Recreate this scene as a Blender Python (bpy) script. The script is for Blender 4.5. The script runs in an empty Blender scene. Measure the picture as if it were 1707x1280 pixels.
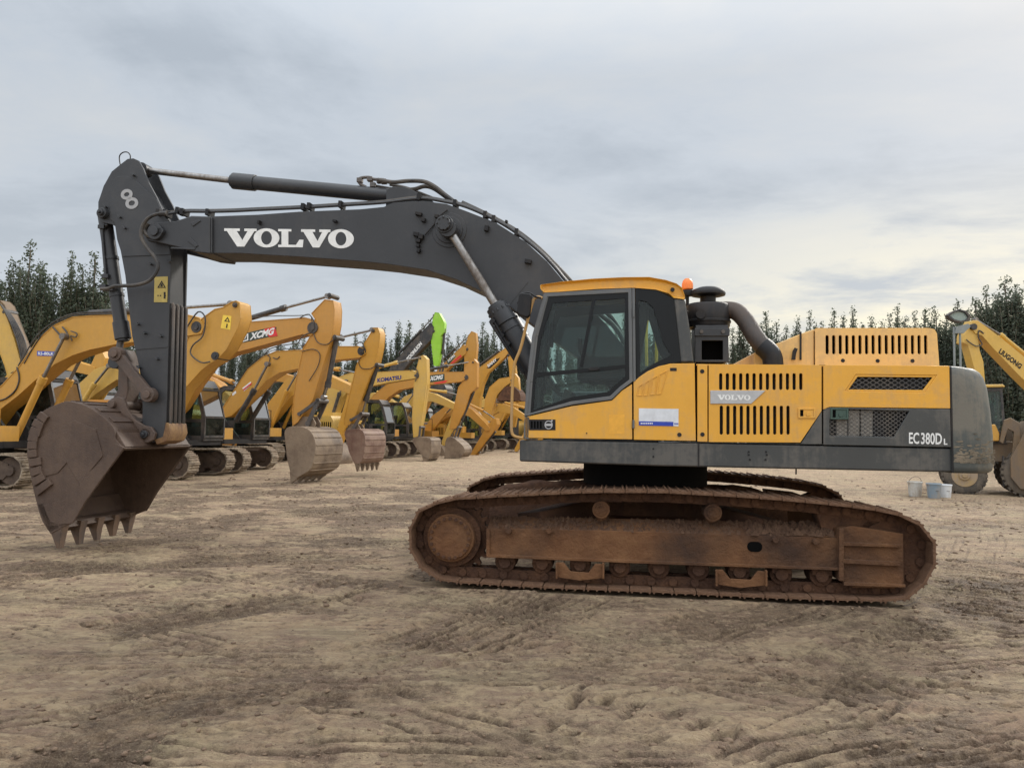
import bpy, bmesh, math, random
import numpy as np
from mathutils import Vector, Matrix, noise as mnoise
from mathutils.geometry import tessellate_polygon
random.seed(7)
SC = bpy.context.scene
COL = SC.collection
R = math.radians
# ------------------------------------------------------------------ camera
FPX = 1281.0; HC = 1.64; PIT = math.atan(75/1281.0); ROL = 0.0157
r0 = Vector((1,0,0)); u0 = Vector((0,-math.sin(PIT),math.cos(PIT))); fw = Vector((0,math.cos(PIT),math.sin(PIT)))
cr = r0*math.cos(ROL)+u0*math.sin(ROL); cu = -r0*math.sin(ROL)+u0*math.cos(ROL)
CL = Vector((0,0,HC))
cd = bpy.data.cameras.new('camera'); co = bpy.data.objects.new('camera', cd); COL.objects.link(co)
cd.sensor_width = 36; cd.lens = FPX/1707*36; cd.clip_start = .05; cd.clip_end = 3000
co.matrix_world = Matrix(((cr.x,cu.x,-fw.x,0),(cr.y,cu.y,-fw.y,0),(cr.z,cu.z,-fw.z,HC),(0,0,0,1)))
SC.camera = co
def ray(px,py): return fw + cr*((px-853.5)/FPX) + cu*((640-py)/FPX)
def gnd(px,py,z=0.0):
    d = ray(px,py); t = (z-HC)/d.z
    return (d.x*t, d.y*t)
class Frame:
    """a machine's own axes: u along it, v across it, z up"""
    def __init__(s, x, y, yaw, z=0.0):
        s.o = Vector((x,y,z)); s.yaw = yaw
        s.u = Vector((math.cos(yaw),math.sin(yaw),0)); s.v = Vector((-math.sin(yaw),math.cos(yaw),0))
    def P(s, px, py, v=0.0):
        d = ray(px,py); q = s.o + s.v*v
        t = (q-CL).dot(s.v)/d.dot(s.v)
        w = CL + d*t - s.o
        return (w.dot(s.u), w.z)
    def PP(s, pts, v=0.0): return [s.P(a,b,v) for a,b in pts]
    def P3(s, px, py, v=0.0):
        a,b = s.P(px,py,v); return (a,v,b)
# ------------------------------------------------------------------ objects
def tag(o, label=None, cat=None, group=None, kind=None):
    if label: o['label'] = label
    if cat: o['category'] = cat
    if group: o['group'] = group
    if kind: o['kind'] = kind
    return o
def empty(name, loc, yaw=0.0, parent=None):
    o = bpy.data.objects.new(name, None); COL.objects.link(o); o.location = loc; o.rotation_euler = (0,0,yaw)
    o.empty_display_size = .3
    if parent: o.parent = parent
    return o
def copy_tree(o, parent=None):
    c = o.copy(); COL.objects.link(c)
    if parent: c.parent = parent
    for ch in [k for k in bpy.data.objects if k.parent == o]: copy_tree(ch, c)
    return c
def catmull(pts, n=6, closed=False):
    pts = [Vector(p) for p in pts]; out = []; N = len(pts)
    rng = range(N if closed else N-1)
    for i in rng:
        if closed: p0,p1,p2,p3 = pts[i-1],pts[i],pts[(i+1)%N],pts[(i+2)%N]
        else: p0,p1,p2,p3 = pts[max(i-1,0)],pts[i],pts[i+1],pts[min(i+2,N-1)]
        for k in range(n):
            t = k/n
            out.append(.5*((2*p1)+(p2-p0)*t+(2*p0-5*p1+4*p2-p3)*t*t+(3*p1-p0-3*p2+p3)*t**3))
    if not closed: out.append(pts[-1])
    return out
class MB:
    def __init__(s): s.v = []; s.f = []
    def add(s, vs, fs):
        b = len(s.v); s.v += [tuple(p) for p in vs]; s.f += [tuple(b+i for i in f) for f in fs]
        return s
    def prism(s, pts, v0, v1):
        n = len(pts)
        A = [(p[0],v0,p[1]) for p in pts]; B = [(p[0],v1,p[1]) for p in pts]
        return s.add(A+B, [tuple(range(n)), tuple(range(2*n-1,n-1,-1))]+[(i,i+n,(i+1)%n+n,(i+1)%n) for i in range(n)])
    def prismz(s, pts, z0, z1):
        n = len(pts)
        A = [(p[0],p[1],z0) for p in pts]; B = [(p[0],p[1],z1) for p in pts]
        return s.add(A+B, [tuple(range(n)), tuple(range(2*n-1,n-1,-1))]+[(i,i+n,(i+1)%n+n,(i+1)%n) for i in range(n)])
    def panel(s, outer, holes, v0, v1):
        """a plate with holes"""
        loops = [outer]+holes
        allp = [p for l in loops for p in l]; n = len(allp)
        tris = tessellate_polygon([[Vector((p[0],p[1],0)) for p in l] for l in loops])
        A = [(p[0],v0,p[1]) for p in allp]; B = [(p[0],v1,p[1]) for p in allp]
        fs = [tuple(t) for t in tris]+[tuple(i+n for i in reversed(t)) for t in tris]
        o = 0
        for l in loops:
            m = len(l)
            fs += [(o+i,o+i+n,o+(i+1)%m+n,o+(i+1)%m) for i in range(m)]
            o += m
        return s.add(A+B, fs)
    def ring(s, a, b, v0, v1): return s.panel(a, [b], v0, v1)
    def box(s, c, d, rz=0, ry=0):
        x,y,z = d[0]/2,d[1]/2,d[2]/2
        M = Matrix.Translation(c)@Matrix.Rotation(rz,4,'Z')@Matrix.Rotation(ry,4,'Y')
        vs = [M@Vector((a*x,b*y,e*z)) for a in (-1,1) for b in (-1,1) for e in (-1,1)]
        return s.add(vs, [(0,1,3,2),(4,6,7,5),(0,4,5,1),(2,3,7,6),(0,2,6,4),(1,5,7,3)])
    def box2(s, a, b):
        return s.box(((a[0]+b[0])/2,(a[1]+b[1])/2,(a[2]+b[2])/2), (abs(b[0]-a[0]),abs(b[1]-a[1]),abs(b[2]-a[2])))
    def bar(s, p, q, w, h):
        p = Vector(p); q = Vector(q); d = (q-p).normalized()
        side = Vector((0,1,0)) if abs(d.y) < .9 else Vector((1,0,0))
        e = (side-d*side.dot(d)).normalized(); g = d.cross(e)
        vs = [c+e*(a*w/2)+g*(b*h/2) for c in (p,q) for a,b in ((-1,-1),(1,-1),(1,1),(-1,1))]
        return s.add(vs, [(3,2,1,0),(4,5,6,7)]+[(i,(i+1)%4,(i+1)%4+4,i+4) for i in range(4)])
    def cyl(s, p, q, r, r2=None, n=20):
        if r2 is None: r2 = r
        p = Vector(p); q = Vector(q); d = (q-p).normalized()
        a = Vector((0,0,1)) if abs(d.z) < .9 else Vector((1,0,0))
        e = d.cross(a).normalized(); g = d.cross(e)
        vs = []
        for c,rr in ((p,r),(q,r2)):
            vs += [c+(e*math.cos(2*math.pi*i/n)+g*math.sin(2*math.pi*i/n))*rr for i in range(n)]
        return s.add(vs, [tuple(range(n-1,-1,-1)), tuple(range(n,2*n))]+[(i,(i+1)%n,(i+1)%n+n,i+n) for i in range(n)])
    def tube(s, pts, r, n=8, smooth=6):
        pts = catmull(pts, smooth) if smooth else [Vector(p) for p in pts]
        vs = []; fs = []; N = len(pts); e = None
        for i,p in enumerate(pts):
            d = (pts[min(i+1,N-1)]-pts[max(i-1,0)]).normalized()
            if e is None:
                a = Vector((0,0,1)) if abs(d.z) < .9 else Vector((1,0,0)); e = d.cross(a).normalized()
            e = (e-d*e.dot(d)).normalized(); g = d.cross(e)
            rr = r[i*len(r)//N] if isinstance(r,(list,tuple)) else r
            vs += [p+(e*math.cos(2*math.pi*k/n)+g*math.sin(2*math.pi*k/n))*rr for k in range(n)]
        for i in range(N-1):
            fs += [(i*n+k, i*n+(k+1)%n, (i+1)*n+(k+1)%n, (i+1)*n+k) for k in range(n)]
        fs += [tuple(range(n-1,-1,-1)), tuple(range((N-1)*n, N*n))]
        return s.add(vs, fs)
    def loft(s, rings):
        n = len(rings[0]); vs = [p for r in rings for p in r]; fs = []
        for i in range(len(rings)-1):
            fs += [(i*n+k, i*n+(k+1)%n, (i+1)*n+(k+1)%n, (i+1)*n+k) for k in range(n)]
        fs += [tuple(range(n-1,-1,-1)), tuple(range((len(rings)-1)*n, len(rings)*n))]
        return s.add(vs, fs)
    def lathe(s, c, prof, n=24):
        return s.loft([[ (c[0]+r*math.cos(2*math.pi*k/n), c[1]+r*math.sin(2*math.pi*k/n), c[2]+z) for k in range(n)] for r,z in prof])
    def build(s, name, m, parent=None, bevel=0, seg=2, ang=35, smooth=True):
        me = bpy.data.meshes.new(name); me.from_pydata(s.v, [], s.f); me.validate()
        bm = bmesh.new(); bm.from_mesh(me); bmesh.ops.recalc_face_normals(bm, faces=bm.faces); bm.to_mesh(me); bm.free()
        if m: me.materials.append(m)
        if smooth:
            me.polygons.foreach_set('use_smooth', [True]*len(me.polygons)); me.set_sharp_from_angle(angle=R(ang))
        o = bpy.data.objects.new(name, me); COL.objects.link(o)
        if parent: o.parent = parent
        if bevel:
            b = o.modifiers.new('bevel','BEVEL'); b.width = bevel; b.segments = seg; b.limit_method = 'ANGLE'; b.angle_limit = R(40); b.harden_normals = True
            b.use_clamp_overlap = True
        return o
def rrect(c, w, h, r, n=4, sh=0):
    out = []
    for cx,cz,a0 in ((w/2-r,h/2-r,0),(-w/2+r,h/2-r,90),(-w/2+r,-h/2+r,180),(w/2-r,-h/2+r,270)):
        for k in range(n+1):
            a = R(a0+90*k/n); x = cx+r*math.cos(a); z = cz+r*math.sin(a)
            out.append((c[0]+x+sh*z, c[1]+z))
    return out
def clip_line(poly, p, d):
    """the part of the line p + t d inside a convex polygon"""
    ts = []
    n = len(poly)
    for i in range(n):
        a = poly[i]; b = poly[(i+1)%n]; ex = b[0]-a[0]; ez = b[1]-a[1]
        den = d[0]*ez-d[1]*ex
        if abs(den) < 1e-9: continue
        t = ((a[0]-p[0])*ez-(a[1]-p[1])*ex)/den
        k = ((a[0]-p[0])*d[1]-(a[1]-p[1])*d[0])/den
        if -1e-6 <= k <= 1+1e-6: ts.append(t)
    if len(ts) < 2: return None
    a,b = min(ts),max(ts)
    if b-a < .01: return None
    return (p[0]+d[0]*a,p[1]+d[1]*a),(p[0]+d[0]*b,p[1]+d[1]*b)
# ------------------------------------------------------------------ materials
def nt(name):
    m = bpy.data.materials.new(name); m.use_nodes = True; t = m.node_tree
    return m, t, t.nodes, t.links, t.nodes['Principled BSDF']
def noise_node(N, L, vec, scale, detail=6, rough=.6, dist=0):
    n = N.new('ShaderNodeTexNoise'); n.inputs['Scale'].default_value = scale; n.inputs['Detail'].default_value = detail
    n.inputs['Roughness'].default_value = rough; n.inputs['Distortion'].default_value = dist
    if vec is not None: L.new(vec, n.inputs['Vector'])
    return n.outputs['Fac']
def ramp(N, L, fac, a, b, ca=(0,0,0,1), cb=(1,1,1,1)):
    r = N.new('ShaderNodeValToRGB'); e = r.color_ramp.elements
    e[0].position = a; e[1].position = b; e[0].color = ca; e[1].color = cb
    L.new(fac, r.inputs['Fac']); return r.outputs['Color']
def mixc(N, L, fac, a, b, mode='MIX'):
    m = N.new('ShaderNodeMix'); m.data_type = 'RGBA'; m.blend_type = mode
    for k,x in ((0,fac),(6,a),(7,b)):
        if isinstance(x,(int,float)): m.inputs[k].default_value = x
        elif isinstance(x,tuple): m.inputs[k].default_value = x if len(x)==4 else x+(1,)
        else: L.new(x, m.inputs[k])
    return m.outputs[2]
def mathn(N, L, op, a, b=0.0, clamp=False):
    m = N.new('ShaderNodeMath'); m.operation = op; m.use_clamp = clamp
    for k,x in ((0,a),(1,b)):
        if isinstance(x,(int,float)): m.inputs[k].default_value = x
        else: L.new(x, m.inputs[k])
    return m.outputs[0]
def mapping(N, L, sc, rnd=True):
    tc = N.new('ShaderNodeTexCoord'); mp = N.new('ShaderNodeMapping'); mp.inputs['Scale'].default_value = sc
    L.new(tc.outputs['Object'], mp.inputs['Vector'])
    return mp.outputs['Vector']
DUST = (.30,.225,.155)
def paint(name, base, rough=.45, dirt=DUST, amt=.35, scale=2.2, streak=.4, bump=.15, bscale=60, var=.12, metal=0.0, chips=None, spec=.5):
    m,t,N,L,B = nt(name)
    v = mapping(N,L,(1,1,1)); vs = mapping(N,L,(9,9,.9))
    n1 = noise_node(N,L,v,scale,8,.65); n2 = noise_node(N,L,vs,2.0,5,.6); n3 = noise_node(N,L,v,scale*9,6,.7)
    c = mixc(N,L,ramp(N,L,n1,.3,.7), tuple(x*(1-var) for x in base), tuple(min(1,x*(1+var)) for x in base))
    s = mathn(N,L,'ADD', mathn(N,L,'MULTIPLY',n1,1.0), mathn(N,L,'MULTIPLY',n2,streak))
    s = mathn(N,L,'ADD', s, mathn(N,L,'MULTIPLY',n3,.35))
    lo = .55+.5*(streak+.35) - .45*amt
    d = ramp(N,L,s, lo, lo+.32)
    d = mathn(N,L,'MULTIPLY', d, min(1.0,amt*1.6))
    d = mathn(N,L,'ADD', d, amt*.12, True)
    c = mixc(N,L,d,c,dirt)
    if chips:
        ch = ramp(N,L,noise_node(N,L,v,scale*5,10,.8), .66,.70)
        c = mixc(N,L,ch,c,chips)
    L.new(c,B.inputs['Base Color'])
    ro = mathn(N,L,'ADD', mathn(N,L,'MULTIPLY',d,.8-rough if rough<.8 else .1), rough, True)
    ro = mathn(N,L,'ADD', ro, mathn(N,L,'MULTIPLY',mathn(N,L,'SUBTRACT',n3,.5),.25), True)
    L.new(ro,B.inputs['Roughness']); B.inputs['Metallic'].default_value = metal
    B.inputs['Specular IOR Level'].default_value = spec
    bp = N.new('ShaderNodeBump'); bp.inputs['Strength'].default_value = bump; bp.inputs['Distance'].default_value = .02
    L.new(mathn(N,L,'ADD',noise_node(N,L,v,bscale,4,.6), mathn(N,L,'MULTIPLY',n3,1.5)),bp.inputs['Height']); L.new(bp.outputs[0],B.inputs['Normal'])
    return m
def mud(name, a, b, c, scale=5, bump=.8, rough=.85):
    m,t,N,L,B = nt(name)
    v = mapping(N,L,(1,1,1))
    n1 = noise_node(N,L,v,scale,10,.7); n2 = noise_node(N,L,v,scale*.35,6,.6); n3 = noise_node(N,L,v,scale*8,6,.7)
    col = mixc(N,L,ramp(N,L,n1,.35,.62),a,b); col = mixc(N,L,ramp(N,L,n2,.45,.65),col,c)
    L.new(col,B.inputs['Base Color']); B.inputs['Roughness'].default_value = rough
    bp = N.new('ShaderNodeBump'); bp.inputs['Strength'].default_value = bump; bp.inputs['Distance'].default_value = .02
    L.new(mathn(N,L,'ADD',n3,mathn(N,L,'MULTIPLY',n1,2.0)),bp.inputs['Height']); L.new(bp.outputs[0],B.inputs['Normal'])
    B.inputs['Specular IOR Level'].default_value = .3
    return m
def flat(name, c, rough=.5, metal=0, spec=.5):
    m,t,N,L,B = nt(name); B.inputs['Roughness'].default_value = rough; B.inputs['Metallic'].default_value = metal
    B.inputs['Specular IOR Level'].default_value = spec
    v = mapping(N,L,(1,1,1)); n = noise_node(N,L,v,8,6,.7)
    L.new(mixc(N,L,ramp(N,L,n,.35,.65),tuple(x*.88 for x in c),tuple(min(1,x*1.08) for x in c)),B.inputs['Base Color'])
    return m
def glass(name, tint, refl=.55, rough=.03, dust=.06):
    m,t,N,L,B = nt(name); N.remove(B)
    tr = N.new('ShaderNodeBsdfTransparent'); tr.inputs[0].default_value = tint+(1,)
    gl = N.new('ShaderNodeBsdfGlossy'); gl.inputs['Roughness'].default_value = rough; gl.inputs[0].default_value = (refl,refl,refl,1)
    df = N.new('ShaderNodeBsdfDiffuse'); df.inputs[0].default_value = (.32,.29,.24,1)
    fr = N.new('ShaderNodeFresnel'); fr.inputs[0].default_value = 1.5
    mx = N.new('ShaderNodeMixShader'); L.new(fr.outputs[0],mx.inputs[0]); L.new(tr.outputs[0],mx.inputs[1]); L.new(gl.outputs[0],mx.inputs[2])
    m2 = N.new('ShaderNodeMixShader'); v = mapping(N,L,(1,1,1))
    L.new(mathn(N,L,'MULTIPLY',ramp(N,L,noise_node(N,L,v,4,8,.7),.35,.75),dust*2.2),m2.inputs[0])
    L.new(mx.outputs[0],m2.inputs[1]); L.new(df.outputs[0],m2.inputs[2])
    L.new(m2.outputs[0],N['Material Output'].inputs[0])
    return m
M = {}
M['yellow'] = paint('yellow_paint',(.70,.345,.032),.36,amt=.20,streak=.35,bump=.05,var=.07)
M['yellow_faded'] = paint('faded_yellow_paint',(.74,.45,.15),.5,amt=.22,bump=.05,var=.08)
M['char'] = paint('charcoal_paint',(.026,.027,.031),.45,dirt=(.10,.092,.085),amt=.15,scale=1.4,streak=.2,bump=.05,var=.16)
M['char2'] = paint('charcoal_body_paint',(.043,.046,.047),.4,dirt=(.2,.17,.14),amt=.18,bump=.05,var=.1)
M['cw'] = paint('counterweight_paint',(.054,.064,.064),.5,dirt=(.24,.2,.15),amt=.26,bump=.12,var=.12,bscale=30)
M['black'] = paint('black_metal',(.010,.010,.012),.5,dirt=(.06,.047,.038),amt=.15,bump=.05,spec=.3)
M['rubber'] = paint('hose_rubber',(.018,.018,.02),.5,dirt=(.13,.11,.09),amt=.35,bump=.05)
M['chrome'] = paint('chrome_rod',(.30,.29,.28),.32,dirt=(.12,.09,.07),amt=.4,metal=1.0,bump=.02)
M['steel'] = paint('worn_steel',(.085,.08,.078),.5,dirt=(.16,.12,.095),amt=.3,bump=.2,metal=.3)
M['link'] = paint('link_brown_steel',(.075,.052,.042),.55,dirt=(.14,.09,.065),amt=.4,bump=.25)
M['old_sticker'] = flat('faded_warning_yellow',(.42,.32,.09),.6)
M['bucket'] = paint('bucket_brown_coat',(.062,.036,.025),.55,dirt=(.12,.078,.054),amt=.4,scale=1.2,bump=.3,var=.2,chips=(.05,.038,.032))
M['rust'] = mud('rusty_mud_coat',(.125,.055,.025),(.20,.098,.045),(.055,.030,.020),2.6,.8)
M['rustd'] = mud('dark_rusty_steel',(.050,.025,.017),(.135,.066,.036),(.075,.038,.024),5,.8)
M['shoe'] = mud('muddy_track_shoe',(.095,.047,.028),(.26,.155,.095),(.15,.08,.046),6,.8)
M['clay'] = mud('caked_mud',(.085,.045,.028),(.19,.11,.068),(.12,.065,.04),9,1.0)
M['frit'] = flat('black_window_surround',(.006,.007,.008),.3,spec=.25)
M['glass'] = glass('tinted_cab_glass',(.74,.83,.815),.5,dust=.012)
M['glassd'] = glass('dark_cab_glass',(.7,.76,.76),.9,dust=.03)
M['white'] = flat('white_lettering',(.72,.72,.71),.5)
M['silver'] = flat('silver_badge',(.42,.42,.43),.35,.4)
M['orange'] = flat('orange_lens',(.8,.2,.03),.3)
M['blue'] = flat('blue_print',(.02,.05,.38),.5)
M['red'] = flat('red_print',(.62,.03,.03),.5)
M['label_yellow'] = flat('warning_yellow',(.80,.55,.06),.5)
M['dark'] = flat('dark_interior',(.004,.004,.004),.9,spec=.05)
M['seat'] = flat('seat_fabric',(.03,.03,.033),.9)
M['bscoop'] = paint('scoured_bucket_paint',(.14,.09,.06),.6,dirt=(.25,.19,.13),amt=.5,scale=1.5,streak=.2,bump=.45,var=.5,chips=(.42,.23,.05))
M['bscoop2'] = paint('rusty_bucket_paint',(.17,.085,.06),.6,dirt=(.25,.19,.14),amt=.4,scale=2.0,streak=.3,bump=.4,var=.4,chips=(.10,.07,.06))
M['bgy1'] = paint('dusty_yellow_paint',(.54,.275,.034),.45,dirt=(.27,.17,.075),amt=.28,scale=1.1,streak=.22,bump=.12,var=.16,chips=(.16,.09,.04))
M['bgy2'] = paint('orange_yellow_paint',(.51,.24,.036),.45,dirt=(.27,.17,.075),amt=.28,scale=1.1,streak=.22,bump=.12,var=.16,chips=(.16,.09,.04))
M['bgy3'] = paint('pale_yellow_paint',(.60,.37,.07),.45,dirt=(.30,.22,.12),amt=.32,scale=1.1,streak=.22,bump=.12,var=.16,chips=(.2,.14,.07))
M['green'] = paint('lime_green_paint',(.27,.55,.03),.45,amt=.12,bump=.05)
M['bgd'] = paint('dark_machine_paint',(.022,.023,.026),.5,dirt=(.14,.11,.085),amt=.3,bump=.08)
M['bgtrack'] = mud('dry_mud_track',(.10,.075,.055),(.38,.31,.23),(.24,.18,.13),5,.6)
M['bgframe'] = mud('muddy_track_frame',(.06,.042,.034),(.14,.10,.075),(.09,.065,.05),4,.6)
M['bgglass'] = glass('cab_glass',(.74,.86,.82),.4,dust=.05)
# ------------------------------------------------------------------ lettering
def text_obj(name, s, m, parent, bl, br, tl, v, F, bold=.02, off=.004, shear=0):
    """letters lying on the plate at depth v, fitted between three of its corners"""
    c = bpy.data.curves.new('letters','FONT'); c.body = s; c.size = 1; c.offset = bold; c.shear = shear; c.resolution_u = 3
    o = bpy.data.objects.new('letters', c); COL.objects.link(o)
    dg = bpy.context.evaluated_depsgraph_get(); dg.update()
    me = bpy.data.meshes.new_from_object(o.evaluated_get(dg)); bpy.data.objects.remove(o)
    xs = [q.co.x for q in me.vertices]; ys = [q.co.y for q in me.vertices]
    x0,x1,y0,y1 = min(xs),max(xs),min(ys),max(ys)
    A = Vector(F.P3(*bl,v)); Bv = Vector(F.P3(*br,v))-A; C = Vector(F.P3(*tl,v))-A
    for q in me.vertices:
        p = A+Bv*((q.co.x-x0)/(x1-x0))+C*((q.co.y-y0)/(y1-y0)); p.y -= off; q.co = p
    me.name = name; me.materials.clear(); me.materials.append(m)
    ob = bpy.data.objects.new(name, me); COL.objects.link(ob); ob.parent = parent
    return ob
VV = [(0,1),(.48,1),(.48,.86),(.385,.86),(.56,.36),(.72,.86),(.62,.86),(.62,1),(1,1),(1,.86),(.93,.86),(.62,0),(.40,0),(.08,.86),(0,.86)]
LL = [(0,1),(.52,1),(.52,.87),(.40,.87),(.40,.13),(.70,.13),(.84,.42),(1,.42),(.97,0),(0,0),(0,.13),(.13,.13),(.13,.87),(0,.87)]
def slab_letters(name, m, parent, spans, y0, y1, v, F, off=.004, slope=0.0, lean=0.0):
    """V O L V O in a wide slab-serif face; spans = pixel x ranges on the plate"""
    b = MB()
    for ch,(xa,xb) in zip('VOLVO',spans):
        def mp(p):
            x = xa+(xb-xa)*p[0]; y = y1+(y0-y1)*p[1]+slope*(x-spans[0][0]) ; return F.P(x+lean*p[1],y,v)
        if ch == 'O':
            o = [mp((.5+.5*math.cos(a),.5+.53*math.sin(a))) for a in [2*math.pi*k/28 for k in range(28)]]
            i = [mp((.5+.21*math.cos(a),.5+.38*math.sin(a))) for a in [2*math.pi*k/28 for k in range(28)]]
            b.ring(o,i,v-off,v-off+.003)
        else: b.prism([mp(p) for p in (VV if ch=='V' else LL)],v-off,v-off+.003)
    return b.build(name,m,parent,smooth=False)
# ------------------------------------------------------------------ shared machine pieces
def offset_poly(pts, t):
    """an open polyline pushed sideways by t"""
    out = []
    for i,p in enumerate(pts):
        a = pts[max(i-1,0)]; b = pts[min(i+1,len(pts)-1)]
        dx,dz = b[0]-a[0], b[1]-a[1]; l = math.hypot(dx,dz) or 1
        out.append((p[0]-dz/l*t, p[1]+dx/l*t))
    return out
def make_bucket(parent, F, px_curve, w, matb, mattooth, nteeth, tooth_px, thick=.035, lug_px=None, lug_v=.2, tooth_w=.11, matlug=None, wear=None, sidepx=None):
    """px_curve: pixels on the near plate, from the mouth's upper corner round the back to the cutting lip"""
    vn = -w/2
    c2 = [F.P(a,b,vn) for a,b in px_curve]
    c = [tuple(p) for p in catmull([Vector((p[0],p[1],0)) for p in c2],4)]; c = [(p[0],p[1]) for p in c]
    cx = sum(p[0] for p in c)/len(c); cz = sum(p[1] for p in c)/len(c)
    inn = offset_poly(c, thick); i2 = len(c)//2
    if math.hypot(inn[i2][0]-cx,inn[i2][1]-cz) > math.hypot(c[i2][0]-cx,c[i2][1]-cz): inn = offset_poly(c,-thick)
    b = MB(); b.prism(c+inn[::-1], vn+.02, w/2-.02)
    sh = b.build('shell', matb, parent, bevel=.006)
    for k in (0,1):
        pl = c if sidepx is None else c+[F.P(a,q,vn) for a,q in sidepx]
        v0 = vn if k == 0 else w/2-.03
        MB().prism(pl, v0, v0+.03).build('side_plate', matb, sh, bevel=.006)
    # teeth
    tip0,b1,b2 = [F.P(a,q,vn) for a,q in tooth_px]
    for k in range(nteeth):
        v = vn+.07+(w-.14)*k/(nteeth-1); h = tooth_w/2; tip = tip0
        m1 = ((b1[0]+b2[0])/2,(b1[1]+b2[1])/2)
        L1 = [(b1[0],v-h,b1[1]),(b1[0],v+h,b1[1]),(b2[0],v+h,b2[1]),(b2[0],v-h,b2[1])]
        q = .5; h2 = h*.92
        L2 = [(b1[0]+(tip[0]-b1[0])*q,v-h2,b1[1]+(tip[1]-b1[1])*q),(b1[0]+(tip[0]-b1[0])*q,v+h2,b1[1]+(tip[1]-b1[1])*q),
              (b2[0]+(tip[0]-b2[0])*q,v+h2,b2[1]+(tip[1]-b2[1])*q),(b2[0]+(tip[0]-b2[0])*q,v-h2,b2[1]+(tip[1]-b2[1])*q)]
        e = .022; h3 = h*.62; tip = (tip0[0]+random.uniform(-.012,.012),tip0[1]+random.uniform(0,.03))
        L3 = [(tip[0]-e,v-h3,tip[1]),(tip[0]-e,v+h3,tip[1]),(tip[0]+e,v+h3,tip[1]),(tip[0]+e,v-h3,tip[1])]
        MB().loft([L1,L2,L3]).build('tooth', mattooth, sh, bevel=.006)
    if lug_px:
        lp = [F.P(a,q,-lug_v) for a,q in lug_px]; b = MB()
        for v in (-lug_v, lug_v-.05): b.prism(lp, v, v+.05)
        b.build('bucket_ear', matlug or matb, sh, bevel=.008)
    return sh, c
def arc_resample(pts, n):
    """n points evenly spaced round a closed polyline, with the spacing"""
    P_ = [Vector(p) for p in pts]; N = len(P_)
    seg = [(P_[(i+1)%N]-P_[i]).length for i in range(N)]; tot = sum(seg); out = []
    i = 0; acc = 0
    for k in range(n):
        d = tot*k/n
        while acc+seg[i] < d: acc += seg[i]; i += 1
        t = (d-acc)/seg[i]; out.append(P_[i].lerp(P_[(i+1)%N],t))
    return out, tot/n
def shoe_bm(b, pitch, w, M4, th=.022, gr=.022):
    """one track shoe with three grousers; local X along the belt, Z outward"""
    h = pitch*.475
    prof = [(-h,-th),(h,-th),(h+.008,0),(h,.004)]
    for k,g in ((2,gr),(1,gr*.8),(0,gr*.9)):
        x = (-.34+.34*k)*pitch*1.18
        prof += [(x+.012,.004),(x+.006,g),(x-.006,g),(x-.012,.004)]
    prof += [(-h,.004)]
    n = len(prof)
    vs = [M4@Vector((p[0],-w/2,p[1])) for p in prof]+[M4@Vector((p[0],w/2,p[1])) for p in prof]
    b.add(vs, [tuple(range(n)), tuple(range(2*n-1,n-1,-1))]+[(i,i+n,(i+1)%n+n,(i+1)%n) for i in range(n)])
def belt_frames(path, n):
    """positions and rotations of n shoes along a closed (u,z) path, Z pointing out of the loop"""
    pts, pitch = arc_resample([Vector((p[0],0,p[1])) for p in path], n)
    c = sum(pts, Vector())/n; out = []
    area = sum(pts[i].x*pts[(i+1)%n].z-pts[(i+1)%n].x*pts[i].z for i in range(n))
    for i in range(n):
        a = pts[i]; d = (pts[(i+1)%n]-a); mid = a+d*.5; x = d.normalized()
        z = Vector((x.z,0,-x.x)) if area > 0 else Vector((-x.z,0,x.x))
        y = z.cross(x)
        out.append(Matrix(((x.x,y.x,z.x,mid.x),(x.y,y.y,z.y,mid.y),(x.z,y.z,z.z,mid.z),(0,0,0,1))))
    return out, pitch
def bolt_ring(b, c, r, n, br, v0, v1):
    for k in range(n):
        a = 2*math.pi*k/n; x = c[0]+r*math.cos(a); z = c[1]+r*math.sin(a)
        b.cyl((x,v0,z),(x,v1,z),br,n=6)
def cylinder_set(parent, F, v, rod_a, rod_b, bar_b, rr, rb, mrod, mbar, collar=.25, name='hydraulic_cylinder'):
    """rod from rod_a to rod_b, barrel from rod_b to bar_b (pixels in the plane at v)"""
    A = Vector(F.P3(*rod_a,v)); B_ = Vector(F.P3(*rod_b,v)); C = Vector(F.P3(*bar_b,v))
    d = (C-B_).normalized(); b = MB(); b.cyl(B_-d*.01,C,rb,n=24); b.cyl(B_-d*.02,B_+d*collar,rb*1.18,n=24)
    b.cyl(B_-d*.05,B_-d*.015,rb*.9,n=20)
    o = b.build(name, mbar, parent, bevel=.006)
    r = MB(); r.cyl(A,B_+d*.1,rr,n=16); r.build('rod', mrod, o)
    e = MB(); e.cyl((A.x,v-rb*.9,A.z),(A.x,v+rb*.9,A.z),rr*2.0,n=20); e.build('rod_eye', mbar, o, bevel=.004)
    return o
# ------------------------------------------------------------------ the big excavator in front
HY = -R(8)
H = Frame(1.63, 9.4, HY)
hero = empty('excavator', H.o, HY)
tag(hero, 'large charcoal and yellow excavator nearest the camera with a brown bucket and muddy tracks', 'excavator')
P = H.P
VA = -.20
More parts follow.
